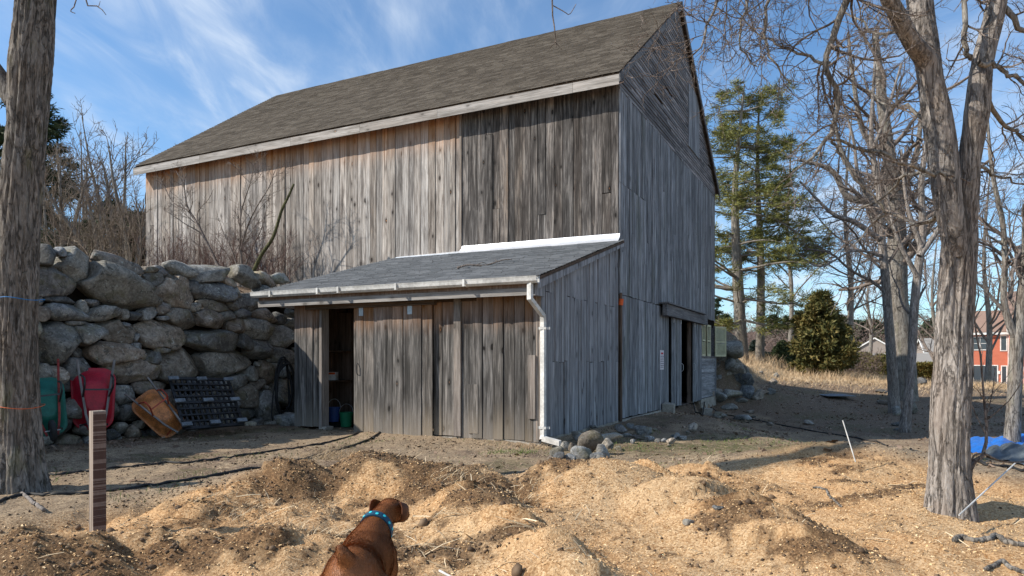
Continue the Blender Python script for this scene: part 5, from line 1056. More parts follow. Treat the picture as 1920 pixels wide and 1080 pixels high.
# --- needles
def needle_sprays(cent, dirs, size, n, g, wid=.03, fl=.5):
    """n thin triangular tufts round each centre"""
    N = len(cent); c = np.repeat(cent, n, 0); d = np.repeat(dirs, n, 0); L = np.repeat(size, n)*g.uniform(.6, 1.2, N*n)
    dd = unit(d*.9+g.normal(size=c.shape)*np.array([1, 1, fl])); side = unit(np.cross(dd, g.normal(size=c.shape)))
    c = c+g.normal(size=c.shape)*(np.repeat(size, n)*.35)[:, None]*np.array([1, 1, fl]); tip = c+dd*L[:, None]; w_ = (L*wid)[:, None]*side; mid = c+dd*L[:, None]*.5
    V = np.stack([c, mid+w_, tip, mid-w_], 1).reshape(-1, 3); Qq = np.arange(len(V)).reshape(-1, 4); return V, Qq
def conifer(name, label, base, H, R0, seed, leaf, bark, zlo=.15, layers=26, per=6, tuft=.45, nt=16, droop=-.02, prof=None, trunkr=.3, lean=None, group=None, cat='tree', wid=.09, up=.12, dens=1., fl=.45):
    g = np.random.default_rng(seed); t = thing(name, label, cat, group=group); b = np.array(base, float)
    tr = [b, b+[.1, 0, H*.35], b+[-.1, .1, H*.7], b+[0, 0, H]] if lean is None else [b+np.array(q) for q in lean]
    link('trunk', raw_mesh('trunk', *trunk_mesh(tr, [trunkr, trunkr*.8, trunkr*.45, .03], 20, 8, .02, seed, 1.2), True), bark, t)
    axis = bez(tr, 12); zs = axis[:, 2]; P0 = []; D = []; L = []
    for k in range(layers):
        f = zlo+(1-zlo)*(k+g.uniform(0, .8))/layers; z = b[2]+f*H; ax = np.array([np.interp(z, zs, axis[:, 0]), np.interp(z, zs, axis[:, 1]), z])
        r = prof(f) if prof else R0*(1-f)**.75
        for j in range(per):
            a = g.uniform(0, 2*np.pi); P0.append(ax); D.append((math.cos(a), math.sin(a), up+g.normal()*.12)); L.append(max(.25, r*g.uniform(.3, 1.15)))
    P0, D, L = np.array(P0), unit(np.array(D)), np.array(L)
    A, Ra = grow(P0, D, L, np.maximum(L*.016, .012), 9, .09, droop, g, .2); link('branches', raw_mesh('branches', *tubes(A, Ra, 4), True), bark, t, kind='stuff')
    S, Rs = sprout(A, Ra, 7*dens, .3, 1, 45, .30, .4, 5, .12, .02, g, lmin=.2)
    ce = np.concatenate([A[:, -4:].reshape(-1, 3), S[:, 2:].reshape(-1, 3)]); dr = np.concatenate([np.repeat(unit(A[:, -1]-A[:, -3]), 4, 0), np.repeat(unit(S[:, -1]-S[:, 0]), 3, 0)])
    link('foliage', raw_mesh('foliage', *needle_sprays(ce, dr, np.full(len(ce), tuft), nt, g, wid, fl)), leaf, t, kind='stuff'); return t
YP = 46
def pineprof(f): return np.interp(f, [0, .25, .35, .45, .6, .75, .9, 1], [5.0, 6.4, 5.6, 4.4, 4.6, 3.9, 2.9, .9])
pb_ = P(1393, 692, YP)
conifer('tall_pine', 'tall yellow-green white pine with layered boughs right of the barn', pb_, 18.6, 5, 71, M['pine'], M['bark_m'], zlo=.22, layers=19, per=5, tuft=.40, nt=15, prof=pineprof, trunkr=.42, wid=.055, lean=[(0, 0, 0), (-.35, 0, 6), (-.5, 0, 12), (.1, 0, 18.6)], up=.2, dens=.75)
conifer('tall_pine', 'second leader pine close behind the tall pine, slightly right', P(1424, 692, YP+1.5), 18.8, 4, 72, M['pine'], M['bark_m'], zlo=.35, layers=19, per=5, tuft=.40, nt=15, prof=lambda f: pineprof(f)*.9, trunkr=.3, wid=.055, up=.22, dens=.55)
# long low boughs of the pine reaching right
gb = np.random.default_rng(5); bo, br = arr([pathP([(1400, 470), (1450, 480), (1500, 478), (1560, 440)], 45), pathP([(1400, 400), (1450, 410), (1500, 440), (1545, 470)], 45), pathP([(1395, 560), (1430, 565), (1480, 570), (1530, 555)], 44), pathP([(1395, 600), (1440, 610), (1490, 606)], 44), pathP([(1395, 340), (1440, 350), (1500, 350)], 45), pathP([(1390, 600), (1360, 610), (1330, 600)], 44)], [[.09, .06, .03]]*6, 12)
bs, bsr = sprout(bo, br, 26, .2, 1, 48, .22, .4, 6, .12, .02, gb); bt = bpy.data.objects['tall_pine']
link('bough', raw_mesh('bough', *merge([tubes(bo, br, 5), tubes(bs, bsr, 3)]), True), M['bark_m'], bt)
ce = bs[:, 2:].reshape(-1, 3); link('bough_foliage', raw_mesh('bough_foliage', *needle_sprays(ce, np.repeat(unit(bs[:, -1]-bs[:, 0]), 4, 0), np.full(len(ce), .36), 16, gb, .055, .35)), M['pine'], bt, kind='stuff')
conifer('cedar', 'dense bronze-green cedar standing in the dry grass field', P(1540, 706, 43), 4.9, 2.3, 73, M['cedar'], M['bark_m'], zlo=.0, layers=27, per=7, tuft=.30, nt=10, prof=lambda f: np.interp(f, [0, .2, .5, .8, 1], [1.5, 1.95, 1.45, .8, .2]), wid=.16, up=.45, trunkr=.15, fl=.9)
conifer('spruce', 'small dark blue spruce left of the cedar', P(1423, 690, 60), 2.3, 1.3, 74, M['spruce'], M['bark_m'], zlo=.0, layers=16, per=9, tuft=.22, nt=12, wid=.14, trunkr=.08, up=.0)
def bush(name, label, base, rx, rz, seed, leaf, cat='shrub', n=9000, sz=.14, group=None, p=1.):
    g = np.random.default_rng(seed); d = unit(g.normal(size=(n, 3))); d[:, 2] = np.abs(d[:, 2])**p; r = g.uniform(.55, 1, n)**.5*(1+.18*fbm(d[:, 0]*3, d[:, 1]*3, d[:, 2]*3, 3, seed % 4))
    c = np.array(base)+d*r[:, None]*np.array([rx, rx, rz]); V, Qq = needle_sprays(c, d, np.full(n, sz), 2, g, .35, 1.)
    t = thing(name, label, cat, group=group, loc=tuple(base)); o = link('foliage', raw_mesh('foliage', V-np.array(base), Qq), leaf, t, kind='stuff')
    MB().tube([(0, 0, -.2), (.02, 0, rz*.6)], .06, 8).make('stem', M['twig'], t); return t
bush('arborvitae', 'dark green rounded evergreen between the spruce and the cedar', P(1468, 694, 52), .85, 2.1, 81, M['pine_dark'])
bush('arborvitae', 'smaller dark evergreen tucked against the left side of the cedar', P(1490, 694, 50), .6, 1.2, 82, M['pine_dark'], n=4000)
bush('clipped_shrub', 'yellow-green domed shrub in front of the brown gabled house', P(1618, 704, 70), 1.75, 2.1, 83, M['hedge'], n=9000, sz=.2)
bush('clipped_shrub', 'yellow-green domed shrub left of the dark leaning trunk', P(1655, 706, 66), 1.5, 2.0, 84, M['hedge'], n=9000, sz=.2)
g = np.random.default_rng(85); hx = [P(x, 0, 78).x for x in (1700, 1815)]; n = 26000
c = np.stack([g.uniform(hx[0], hx[1], n), g.choice([-1, 1, 0], n)*.9*g.uniform(.85, 1, n)+78, -1.9+3.0*np.sqrt(g.uniform(.0, 1, n))], 1); c[:, 2] += .12*fbm(c[:, 0], c[:, 1], 0, 3, 1)
hd = thing('hedge', 'long clipped yellow-green hedge behind the middle trunks', 'hedge'); link('foliage', raw_mesh('foliage', *needle_sprays(c, unit(g.normal(size=c.shape)), np.full(n, .22), 2, g, .35, 1.)), M['hedge'], hd, kind='stuff')
MB().box((hx[0], 77.3, -2.2), (hx[1], 78.7, .95)).make('core', M['pine_dark'], hd)
# --- left background
YB = 34
for i, (px, Y, top, R0, lb) in enumerate([(60, 46, 165, 4.0, 'tall dark pine behind the left trunk'), (215, 35, 385, 4.6, 'broad dark conifer behind the bare brush left of the barn'), (150, 37, 425, 4.0, 'olive conifer beyond the stone wall near the left trunk'), (265, 52, 400, 4.5, 'dark conifer right beside the barn corner'), (-60, 50, 300, 4.5, 'dark pine beyond the left edge')]):
    b = P(px, 0, Y); b.z = 3.6; hh = EYE+(HY-top)/F*Y-3.6
    conifer('dark_conifer', lb, b, hh, R0, 90+i, M['pine_dark'], M['bark_m'], zlo=.05, layers=26, per=8, tuft=.42, nt=12, wid=.09, up=.1, prof=(lambda f: np.interp(f, [0, .5, .8, 1], [3.5, 3.2, 2.2, .6])) if i == 0 else None, trunkr=.25, dens=.7)
for i, (px, Y, top, lb) in enumerate([(120, 30, 262, 'pale bare tree rising next to the left trunk behind the wall'), (165, 36, 250, 'fine-twigged bare tree in the middle of the left gap'), (225, 32, 222, 'tallest dark-twigged bare tree left of the barn corner'), (250, 27, 268, 'bare tree touching the barn left corner'), (95, 38, 300, 'thin bare tree half behind the left trunk'), (195, 30, 300, 'bare tree standing before the olive conifer')]):
    b = P(px, 0, Y); zb = 4.2; hh = EYE+(HY-top)/F*Y-zb; g = np.random.default_rng(120+i); tr = []; rad = []
    for k in range(3): dx, dy = g.normal()*.5, g.normal()*.4; tr.append([(b.x, Y, zb-.5), (b.x+dx*.5, Y+dy*.5, zb+hh*.35), (b.x+dx*1.3, Y+dy, zb+hh*.7), (b.x+dx*1.8, Y+dy, zb+hh*(1-.12*k))]); rad.append([.12, .08, .05, .015])
    bare_tree('bare_tree', lb, tr, rad, 130+i, M['bark_m'], M['twig'] if i % 2 else M['twig_far'], n1=11, n2=5, n3=4, l1=.32, t0=.15, trop=.06, wig=.11, rm=.008, sides=6, spread=38)
# tangled brush in front of the conifers
g = np.random.default_rng(140); N = 85; bx_ = g.uniform(-13.2, -9.9, N)*1.0; P0 = np.stack([P(100, 0, 21).x+g.uniform(-1.5, 3.0, N), g.uniform(20, 26, N), np.full(N, 3.9)], 1)
P0[:, 0] = (g.uniform(100, 262, N)-HX)/F*P0[:, 1]
A, R = grow(P0, unit(np.stack([g.normal(0, .3, N), g.normal(0, .3, N), np.ones(N)], 1)), g.uniform(1.6, 3.6, N), g.uniform(.012, .028, N), 12, .13, .0, g, .2, .03)
B, S = sprout(A, R, 6, .2, 1, 42, .4, .55, 7, .16, .0, g, rmin=.005); C3, S3 = sprout(B, S, 3, .2, 1, 42, .5, .6, 5, .18, .0, g, rmin=.004)
br_ = thing('brush_thicket', 'tangled pale leafless brush above the stone wall left of the barn', 'brush'); link('stems', raw_mesh('stems', *merge([tubes(A, R, 5), tubes(B, S, 4), tubes(C3, S3, 3)]), True), M['twig_far'], br_, kind='stuff')
# red twig thicket and bushes against the barn front
def wallp(px, py, ly): # point on the plane ly in front of the barn front
    tx, tz = (px-HX)/F, (HY-py)/F; t = (ly+CX*SA+CY*CA)/(tx*SA+CA); return np.array([t*tx, t, EYE+t*tz])
g = np.random.default_rng(150); N = 420; pxs = g.uniform(275, 545, N); k = g.random(N) < np.interp(pxs, [270, 330, 480, 560], [.9, 1, .9, .3]); pxs = pxs[k]; N = len(pxs)
P0 = np.array([wallp(x, 512, -g.uniform(.3, 1.3)) for x in pxs]); P0[:, 2] -= .2
A, R = grow(P0, unit(np.stack([g.normal(0, .35, N), g.normal(0, .25, N), np.ones(N)], 1)), g.uniform(.5, 1.7, N), g.uniform(.004, .008, N), 9, .12, .02, g, .3, .03)
B, S = sprout(A, R, 5, .2, 1, 40, .45, .6, 5, .15, .02, g, rmin=.0035)
th = thing('red_twig_thicket', 'low tangle of reddish leafless twigs along the foot of the barn front', 'brush'); link('stems', raw_mesh('stems', *merge([tubes(A, R, 4), tubes(B, S, 3)]), True), M['twig_red'], th, kind='stuff')
def wbush(label, guides, radii, seed, mt, n1=10, n2=6, n3=3, l1=.35):
    g = np.random.default_rng(seed); gp_ = [[tuple(wallp(a, b, ly)) for a, b in path] for path, ly in guides]; L_, R_ = arr(gp_, radii, 14)
    a, q = sprout(L_, R_, n1, .15, 1, 38, l1, .5, 8, .13, .03, g, rmin=.006); b, s = sprout(a, q, n2, .2, 1, 40, .5, .6, 6, .15, .03, g, rmin=.004); c, u = sprout(b, s, n3, .2, 1, 40, .5, .7, 4, .17, .02, g, rmin=.003)
    t = thing('bare_shrub', label, 'shrub'); link('stems', raw_mesh('stems', *tubes(L_, R_, 8), True), mt, t); link('twigs', raw_mesh('twigs', *merge([tubes(a, q, 5), tubes(b, s, 3), tubes(c, u, 3)]), True), M['twig'], t, kind='stuff'); return t
wbush('leaning bare shrub with a dark stem crossing the left of the barn front', [([(412, 505), (395, 470), (370, 420), (350, 385), (345, 350), (330, 320)], -1.2), ([(355, 395), (325, 380), (308, 350), (295, 330)], -1.3), ([(370, 420), (372, 395), (390, 375), (400, 355)], -1.2), ([(352, 390), (345, 350), (350, 325)], -1.2)], [[.05, .042, .035, .026, .018, .01], [.02, .014, .008], [.016, .01, .006], [.016, .01]], 161, M['twig'], n1=8, l1=.3)
wbush('upright many-stemmed bare shrub in the middle of the barn front', [([(455, 512), (452, 470), (462, 430), (480, 390), (505, 350), (515, 320)], -1.3), ([(450, 512), (450, 460), (452, 400), (470, 340), (476, 305)], -1.2), ([(448, 512), (435, 470), (420, 440), (410, 410)], -1.4), ([(456, 512), (475, 460), (490, 430), (500, 390)], -1.1), ([(440, 505), (415, 460), (400, 440)], -1.2)], [[.035, .03, .025, .018, .012, .006], [.03, .025, .02, .012, .006], [.022, .015, .008], [.02, .014, .008], [.015, .008]], 162, M['twig'], n1=13)
tag(MB().tube([Vector(wallp(a, b, -1.5)) for a, b in bez([(470, 520), (490, 478), (512, 445), (528, 395), (540, 370), (551, 345)], 5)], [.055-.03*k/25 for k in range(26)], 10).make('leaning_pole', M['moss'], None, smooth=True), 'thick mossy broken stem leaning right across the barn front', 'branch')
# shrub tree casting shadow onto the barn left part
# --- far woods, hills
def woods(name, label, x0, x1, Y, z0, htf, seed, n, mt, sz, wd=.02, deep=10):
    g = np.random.default_rng(seed); x = g.uniform(x0, x1, n); y = Y+g.uniform(0, deep, n); h = htf(x)*(1+.25*fbm(x*.12, y*.1, 0, 3, 1)); f = g.uniform(0, 1, n)**.8
    c = np.stack([x, y, z0+h*f], 1); d = unit(g.normal(size=c.shape)*np.array([.8, .8, .5])+np.array([0, 0, .8]))
    return link(name, raw_mesh(name, *needle_sprays(c, d, np.full(n, sz), 2, g, wd, .9)), mt, None, label, kind='stuff')
M['farwood'] = leaf_mat('far_bare_woods', (.10, .065, .05), (.17, .12, .10), (.25, .19, .165), .15)
M['farpine'] = leaf_mat('far_conifers', (.02, .035, .018), (.045, .065, .03), (.10, .11, .05), .15)
hills = MB(); xs2 = np.linspace(-420, 700, 120)
for Yh, hb in ((230, 8.), (330, 15.)):
    Vh = []; 
    for x in xs2: zt = hb*(1+.3*float(vn3(x*.012, Yh, 0, 1))+.12*float(vn3(x*.06, Yh, 0, 2))); Vh += [(x, Yh-60, -6), (x, Yh-12, zt*.75), (x, Yh, zt), (x, Yh+120, -8)]
    idx = np.arange(len(xs2)*4).reshape(-1, 4); Qh = np.stack([idx[:-1, :-1], idx[1:, :-1], idx[1:, 1:], idx[:-1, 1:]], -1).reshape(-1, 4)
    link('hills', raw_mesh('hills', Vh, Qh, True), plain('leafy_hillside', (.13, .095, .075), .95, .1, var=.35, vs_=.05), None, kind='structure')
woods('far_woods', 'greyish brown leafless woodland across the distant hillside', 0, 330, 150, -3, lambda x: 13.+0*x, 201, 42000, M['farwood'], 1.0, .05, 60)
woods('far_woods', 'greyish brown leafless woodland on the more distant ridge', 0, 520, 290, 6, lambda x: 15.+0*x, 202, 26000, M['farwood'], 1.8, .06, 30)
woods('field_edge_brush', 'leafless purple-grey brush behind the dry grass field', 8, 33, 62, -.3, lambda x: np.interp(x, [8, 20, 30, 48], [5.2, 4.8, 2.6, 1.4]), 203, 26000, M['farwood'], .7, .02, 16)
g = np.random.default_rng(210)
for i in range(16):
    px = [1345, 1362, 1450, 1478, 1496, 1582, 1600, 1612, 1625, 1640, 1655, 1740, 1752, 1764, 1815, 1740][i]; Y = 210+g.uniform(-15, 40); top = [560, 590, 588, 590, 584, 592, 600, 602, 600, 598, 606, 604, 596, 608, 600, 612][i]
    b = P(px, 0, Y); b.z = 6; conifer('distant_pine', 'distant pine on the wooded skyline, %s one in from the %s' % (ORD[i % 8], 'barn side' if i < 8 else 'house side'), b, EYE+(HY-top)/F*Y-6, 3.2, 220+i, M['farpine'], M['bark_m'], zlo=.15, layers=9, per=6, tuft=1.1, nt=6, wid=.16, trunkr=.3, group='distant pines on the skyline', dens=.5)
# ------------------------------------------------------------------ dry grass
def blades(pts, L, wid, g, lean=.35):
    N = len(pts); a = g.uniform(0, 2*np.pi, N); ln = np.abs(g.normal(0, lean, N)); d = np.stack([np.cos(a)*ln, np.sin(a)*ln, np.ones(N)], 1); s = np.stack([-np.sin(a+1), np.cos(a+1), 0*a], 1)*wid[:, None]
    m = pts+d*L[:, None]*.5; t = pts+d*L[:, None]*np.array([1.5, 1.5, .92])
    V = np.stack([pts-s, pts+s, m+s*.7, t, m-s*.7], 1).reshape(-1, 3); b = (np.arange(N)*5)[:, None]
    return V, [b+np.array([[0, 1, 2, 4]]), b+np.array([[4, 2, 3]])]
g = np.random.default_rng(300); n = 26000; y = g.uniform(33, 62, n); x = g.uniform(9, 40, n); lxx, lyy = LB(x, y)
dens = clump(x, y, .5, 2, -.3, .2)*sstep(33, 41, y+vn3(x*.4, y*.3, 0, 1)*5); k = (g.random(n) < dens) & (x/y > .27); x, y = x[k], y[k]; pts = np.stack([x, y, height(x, y, False)], 1)
V, Qs = blades(pts, g.uniform(.3, 1.05, len(x))*np.interp(x/y, [.3, .45, .6], [1, .85, .5])*np.interp(y, [33, 44, 60], [.35, .9, 1]), np.full(len(x), .012), g); link('tall_dry_grass', raw_mesh('tall_dry_grass', V, Qs), M['drygrass'], kind='stuff', label='tall pale dry grass along the far side of the field')
n = 60000; y = g.uniform(28, 48, n); x = g.uniform(6, 34, n); k = (g.random(n) < .5*sstep(28, 38, y)); x, y = x[k], y[k]
V, Qs = blades(np.stack([x, y, height(x, y, False)], 1), g.uniform(.05, .22, len(x)), np.full(len(x), .012), g, .8); link('short_dry_grass', raw_mesh('short_dry_grass', V, Qs), M['drygrass'], kind='stuff', label='short trampled dry grass on the sunny field')
n = 30000; x = g.uniform(-8, 7, n); y = g.uniform(6, 15, n); lxx, lyy = LB(x, y); pr = (1-sawmask(x, y))*clump(x, y, 1.1, 3, .12, .4)*np.where((lxx > -6.8) & (lyy > -4.7) & (lxx < .2), 0, 1)*np.where((x > .9), 1.2, .6)
k = g.random(n) < pr*.6; x, y = x[k], y[k]; V, Qs = blades(np.stack([x, y, height(x, y)], 1), g.uniform(.02, .07, len(x)), np.full(len(x), .004), g, .9); link('thin_grass', raw_mesh('thin_grass', V, Qs), M['green'], kind='stuff', label='sparse short green grass around the yard')
def weeds(px, py, n, r, L, mt, label, name='weed_tuft'):
    c = gz(px, py); a = g.normal(size=(n, 2))*r; xx, yy = c.x+a[:, 0], c.y+a[:, 1]; V, Qs = blades(np.stack([xx, yy, height(xx, yy)], 1), g.uniform(.4, 1, n)*L, np.full(n, .0035), g, 1.8 if 'straw' in name or 'hay' in name else .8)
    link(name, raw_mesh(name, V, Qs), mt, kind='stuff', label=label)
weeds(940, 848, 120, .16, .07, M['green'], 'green weeds by the shed foundation'); weeds(985, 850, 110, .12, .09, M['green'], 'green weeds near the downspout'); weeds(1000, 842, 140, .12, .16, M['drygrass'], 'dry weeds at the shed corner', 'dry_weed_tuft'); weeds(950, 838, 160, .3, .08, M['drygrass'], 'dry weeds along the shed foundation', 'dry_weed_tuft')
weeds(528, 795, 160, .10, .10, M['green'], 'small green plant by the rock at the stone wall'); weeds(640, 858, 900, .28, .10, M['drygrass'], 'pale old hay on top of the brown heap', 'old_hay')
for i, (px, py) in enumerate(((400, 935), (450, 925), (585, 930), (620, 950), (500, 1000), (840, 905), (1010, 940), (1300, 880))): weeds(px, py, 90, .14, .10, M['straw'], 'tuft of straw in the manure heap', 'straw_tuft')
# ------------------------------------------------------------------ houses
def siding(name, c1, c2, sc=55):
    m, n, l, b = mat(name, .75, .25); t = NT(m); sp = n.new('ShaderNodeSeparateXYZ'); l.new(t.coord(), sp.inputs[0]); f = t.math('FRACT', t.math('MULTIPLY', sp.outputs[2], 7.5))
    l.new(t.mix(t.noise(t.coord(), 1.5, 5, .6), c1, c2), b.inputs['Base Color']); l.new(t.bump(t.rng(f, 0, 1, 1, 0, False), .6, .02), b.inputs['Normal']); return m
M['coral'] = siding('coral_siding', (.46, .13, .075), (.54, .18, .11)); M['greyside'] = siding('grey_siding', (.26, .22, .19), (.33, .28, .24)); M['housetrim'] = plain('white_trim', (.75, .74, .70), .6)
M['rroof'] = shingle('reddish_brown_roof', (.18, .12, .09), (.27, .18, .14), (.33, .235, .19)); M['groof'] = shingle('pale_grey_roof', (.2, .18, .16), (.27, .25, .225), (.33, .31, .28))
gm, gn, gl2, gb2 = mat('window_glass', .08, .6); gb2.inputs['Base Color'].default_value = (.05, .065, .08, 1); M['glass'] = gm
def win(parent, x0, x1, z0, z1, y, cols=1, rows=1):
    f = MB(); e = .09; fr = [(x0-e, z0-e, x1+e, z0), (x0-e, z1, x1+e, z1+e), (x0-e, z0, x0, z1), (x1, z0, x1+e, z1)]
    for a, b_, c_, d in fr: f.box((a, y-.06, b_), (c_, y-.002, d))
    for k in range(1, cols): xm = x0+(x1-x0)*k/cols; f.box((xm-.035, y-.05, z0), (xm+.035, y-.004, z1))
    o = f.make('window', M['housetrim'], parent); MB().box((x0, y-.02, z0), (x1, y-.006, z1)).make('pane', M['glass'], o)
    for k in range(1, rows): zm = z0+(z1-z0)*k/rows; MB().box((x0, y-.03, zm-.02), (x1, y-.021, zm+.02)).make('muntin', M['housetrim'], o)
    return o
def block(t, x0, x1, y0, y1, z1, rise, wallm, roofm, nm='wall', axis='x', ov=.35):
    MB().box((x0, y0, -1), (x1, y1, z1)).make(nm, wallm, t); my, mx = (y0+y1)/2, (x0+x1)/2; g = MB(); r = MB()
    if axis == 'x':
        n0 = 0; g.v += [(x0, y0, z1), (x0, y1, z1), (x0, my, z1+rise), (x1, y0, z1), (x1, y1, z1), (x1, my, z1+rise)]; g.f += [(0, 2, 1), (3, 4, 5), (0, 3, 5, 2), (1, 2, 5, 4), (0, 1, 4, 3)]
        k = rise/(my-y0); slab(r, [(x0-.2, y0-ov, z1-ov*k+.12), (x1+.2, y0-ov, z1-ov*k+.12), (x1+.2, my, z1+rise+.12), (x0-.2, my, z1+rise+.12)], (0, -rise, my-y0), .12); slab(r, [(x1+.2, y1+ov, z1-ov*k+.12), (x0-.2, y1+ov, z1-ov*k+.12), (x0-.2, my, z1+rise+.12), (x1+.2, my, z1+rise+.12)], (0, rise, my-y0), .12)
        for xx in (x0-.23, x1+.2):
            for s, yy in ((-1, y0-ov), (1, y1+ov)): MB().bar((xx, yy, z1-ov*k), (xx, my, z1+rise), .05, .22, up=(0, 0, 1)).make('rake_trim', M['housetrim'], t)
        MB().box((x0-.2, y0-ov-.04, z1-ov*k-.16), (x1+.2, y0-ov, z1-ov*k+.06)).make('eave_trim', M['housetrim'], t)
    else:
        g.v += [(x0, y0, z1), (x1, y0, z1), (mx, y0, z1+rise), (x0, y1, z1), (x1, y1, z1), (mx, y1, z1+rise)]; g.f += [(0, 1, 2), (3, 5, 4), (0, 2, 5, 3), (1, 4, 5, 2), (0, 3, 4, 1)]
        k = rise/(mx-x0); slab(r, [(x0-ov, y1+.2, z1-ov*k+.12), (x0-ov, y0-.2, z1-ov*k+.12), (mx, y0-.2, z1+rise+.12), (mx, y1+.2, z1+rise+.12)], (-rise, 0, mx-x0), .12); slab(r, [(x1+ov, y0-.2, z1-ov*k+.12), (x1+ov, y1+.2, z1-ov*k+.12), (mx, y1+.2, z1+rise+.12), (mx, y0-.2, z1+rise+.12)], (rise, 0, mx-x0), .12)
        for xx in (x0-ov, x1+ov): MB().bar((xx, y0-.23, z1-ov*k), (mx, y0-.23, z1+rise), .05, .2, up=(0, 0, 1)).make('rake_trim', M['housetrim'], t)
    g.make('gable', wallm, t); r.make('roof', roofm, t)
h = thing('red_house', 'coral red two-storey house with white trim seen behind the right-hand trees', 'house', P(1893, 735, 69), (0, 0, math.radians(-30)))
block(h, -4.2, .0, .8, 9, 6.0, 2.2, M['coral'], M['rroof']); block(h, 0, 9, -.2, 9.5, 6.1, 4.0, M['coral'], M['rroof'], 'wing_wall')
win(h, -3.0, -1.75, 4.2, 5.4, .8, 2, 2); win(h, -.62, -.2, 4.1, 5.5, .8, 1, 1); win(h, -2.9, -.95, .75, 2.55, .8, 3, 1); win(h, -.55, -.2, .55, 2.5, .8); win(h, 1.2, 2.3, 4.1, 5.5, -.2, 2); win(h, 1.2, 2.6, .7, 2.4, -.2, 2)
MB().box((-.08, .70, -1), (.02, .80, 6)).make('corner_trim', M['housetrim'], h); MB().box((-.02, -.26, -1), (.10, -.2, 6.05)).make('corner_trim', M['housetrim'], h)
MB().box((-4, .5, .0), (.0, .8, .25)).make('door_step', M['concrete'], h)
lp = MB().box((-.86, .68, 1.75), (-.70, .8, 2.05)).make('wall_light', M['housetrim'], h)
rl = MB()
rl.box((-7, -1.2, .9), (0, -1.15, .98)); rl.make('deck_rail', M['greywood'], h)
h = thing('grey_house', 'brownish grey gabled house behind the domed shrubs in the field', 'house', P(1636, 700, 112), (0, 0, math.radians(-28)))
block(h, -3.6, 4.2, 0, 9, 3.1, 2.5, M['greyside'], M['groof'], axis='y'); win(h, 1.1, 2.0, .9, 2.5, 0, 1, 2); win(h, -2.0, -1.0, .9, 2.5, 0, 1, 2)
block(h, -11, -3.6, 3, 9, 3.0, 2.4, M['greyside'], M['groof'], 'wing_wall')
h = thing('small_house', 'pale roofed little house just left of the forked tree', 'house', P(1768, 712, 100), (0, 0, math.radians(-20)))
block(h, -2.2, 5, 0, 7, 4.0, 1.9, M['greyside'], M['groof']); win(h, -1.6, .2, 2.2, 3.6, 0, 2)
h = thing('low_building', 'long low grey-roofed building beyond the hedge behind the middle trunks', 'building', P(1735, 702, 96), (0, 0, math.radians(-20))); block(h, -6, 4, 0, 7, 1.6, 1.2, M['greyside'], M['groof'])
h = thing('white_house', 'tiny whitish house glimpsed between pine trunk and spruce', 'house', P(1398, 700, 120), (0, 0, math.radians(-15))); block(h, -2.5, 3, 0, 6, 2.6, 1.6, M['housetrim'], M['groof']); win(h, -1, 0, 1, 2, 0)
# rail fence
fn = thing('rail_fence', 'low grey rail fence before the domed shrubs at the field edge', 'fence'); A0, A1 = P(1585, 706, 62), P(1690, 716, 56)
for k in range(5): p = A0.lerp(A1, k/4); MB().box((p.x-.05, p.y-.05, p.z-1.2), (p.x+.05, p.y+.05, p.z+.12)).make('fence_post', M['greywood'], fn)
MB().bar(A0, A1, .06, .1).make('rail', M['greywood'], fn)
# ------------------------------------------------------------------ DOG
def loft(mb, secs, n=20):
    """secs: (centre, tangent, half width, half height)"""
    base = len(mb.v)
    for c, t, hw, hh in secs:
        c, t = Vector(c), Vector(t).normalized(); s = t.cross(Vector((0, 0, 1))).normalized(); u = s.cross(t)
        for k in range(n): a = 2*math.pi*k/n; mb.v.append(tuple(c+s*math.cos(a)*hw+u*math.sin(a)*hh))
    for i in range(len(secs)-1):
        for k in range(n): k2 = (k+1) % n; mb.f.append((base+i*n+k, base+i*n+k2, base+(i+1)*n+k2, base+(i+1)*n+k))
    mb.f.append(tuple(base+k for k in range(n))[::-1]); mb.f.append(tuple(base+(len(secs)-1)*n+k for k in range(n)))
GD = hz(-.6, 2.8)
dog = thing('dog', 'reddish brown short-haired dog seen from behind, head turned right, blue collar', 'dog', (0, 0, 0))
bx0 = -.577; D = MB()
def bc(y): return bx0-.045*(y-2.5)/.55
secs = [(2.455, .57, .035, .05), (2.475, .565, .065, .08), (2.51, .56, .086, .108), (2.57, .553, .096, .122), (2.65, .545, .094, .117), (2.74, .54, .086, .106), (2.82, .53, .088, .108), (2.90, .518, .098, .122), (2.98, .508, .104, .134), (3.06, .505, .103, .135), (3.12, .515, .090, .125), (3.17, .52, .06, .095)]
loft(D, [((bc(y), y, z), (-.08, 1, -.03), w_*1.12, h_*1.02) for y, z, w_, h_ in secs])
loft(D, [((bc(3.0), 2.98, .555), (.1, 1, .2), .085, .09), ((-.612, 3.08, .585), (.12, 1, .45), .078, .085), ((-.600, 3.16, .615), (.2, 1, .4), .063, .072), ((-.588, 3.23, .640), (.3, 1, .3), .056, .060), ((-.576, 3.28, .652), (.4, 1, .1), .052, .052)])
hd_ = Vector((.34, .88, -.34)).normalized(); hc = Vector((-.574, 3.295, .655))
loft(D, [(hc-hd_*.055, hd_, .030, .030), (hc-hd_*.035, hd_, .050, .048), (hc, hd_, .067, .058), (hc+hd_*.035, hd_, .064, .056), (hc+hd_*.065, hd_, .048, .048), (hc+hd_*.085, hd_, .040, .042), (hc+hd_*.12, hd_, .037, .040), (hc+hd_*.145, hd_, .034, .036), (hc+hd_*.155, hd_, .022, .024)])
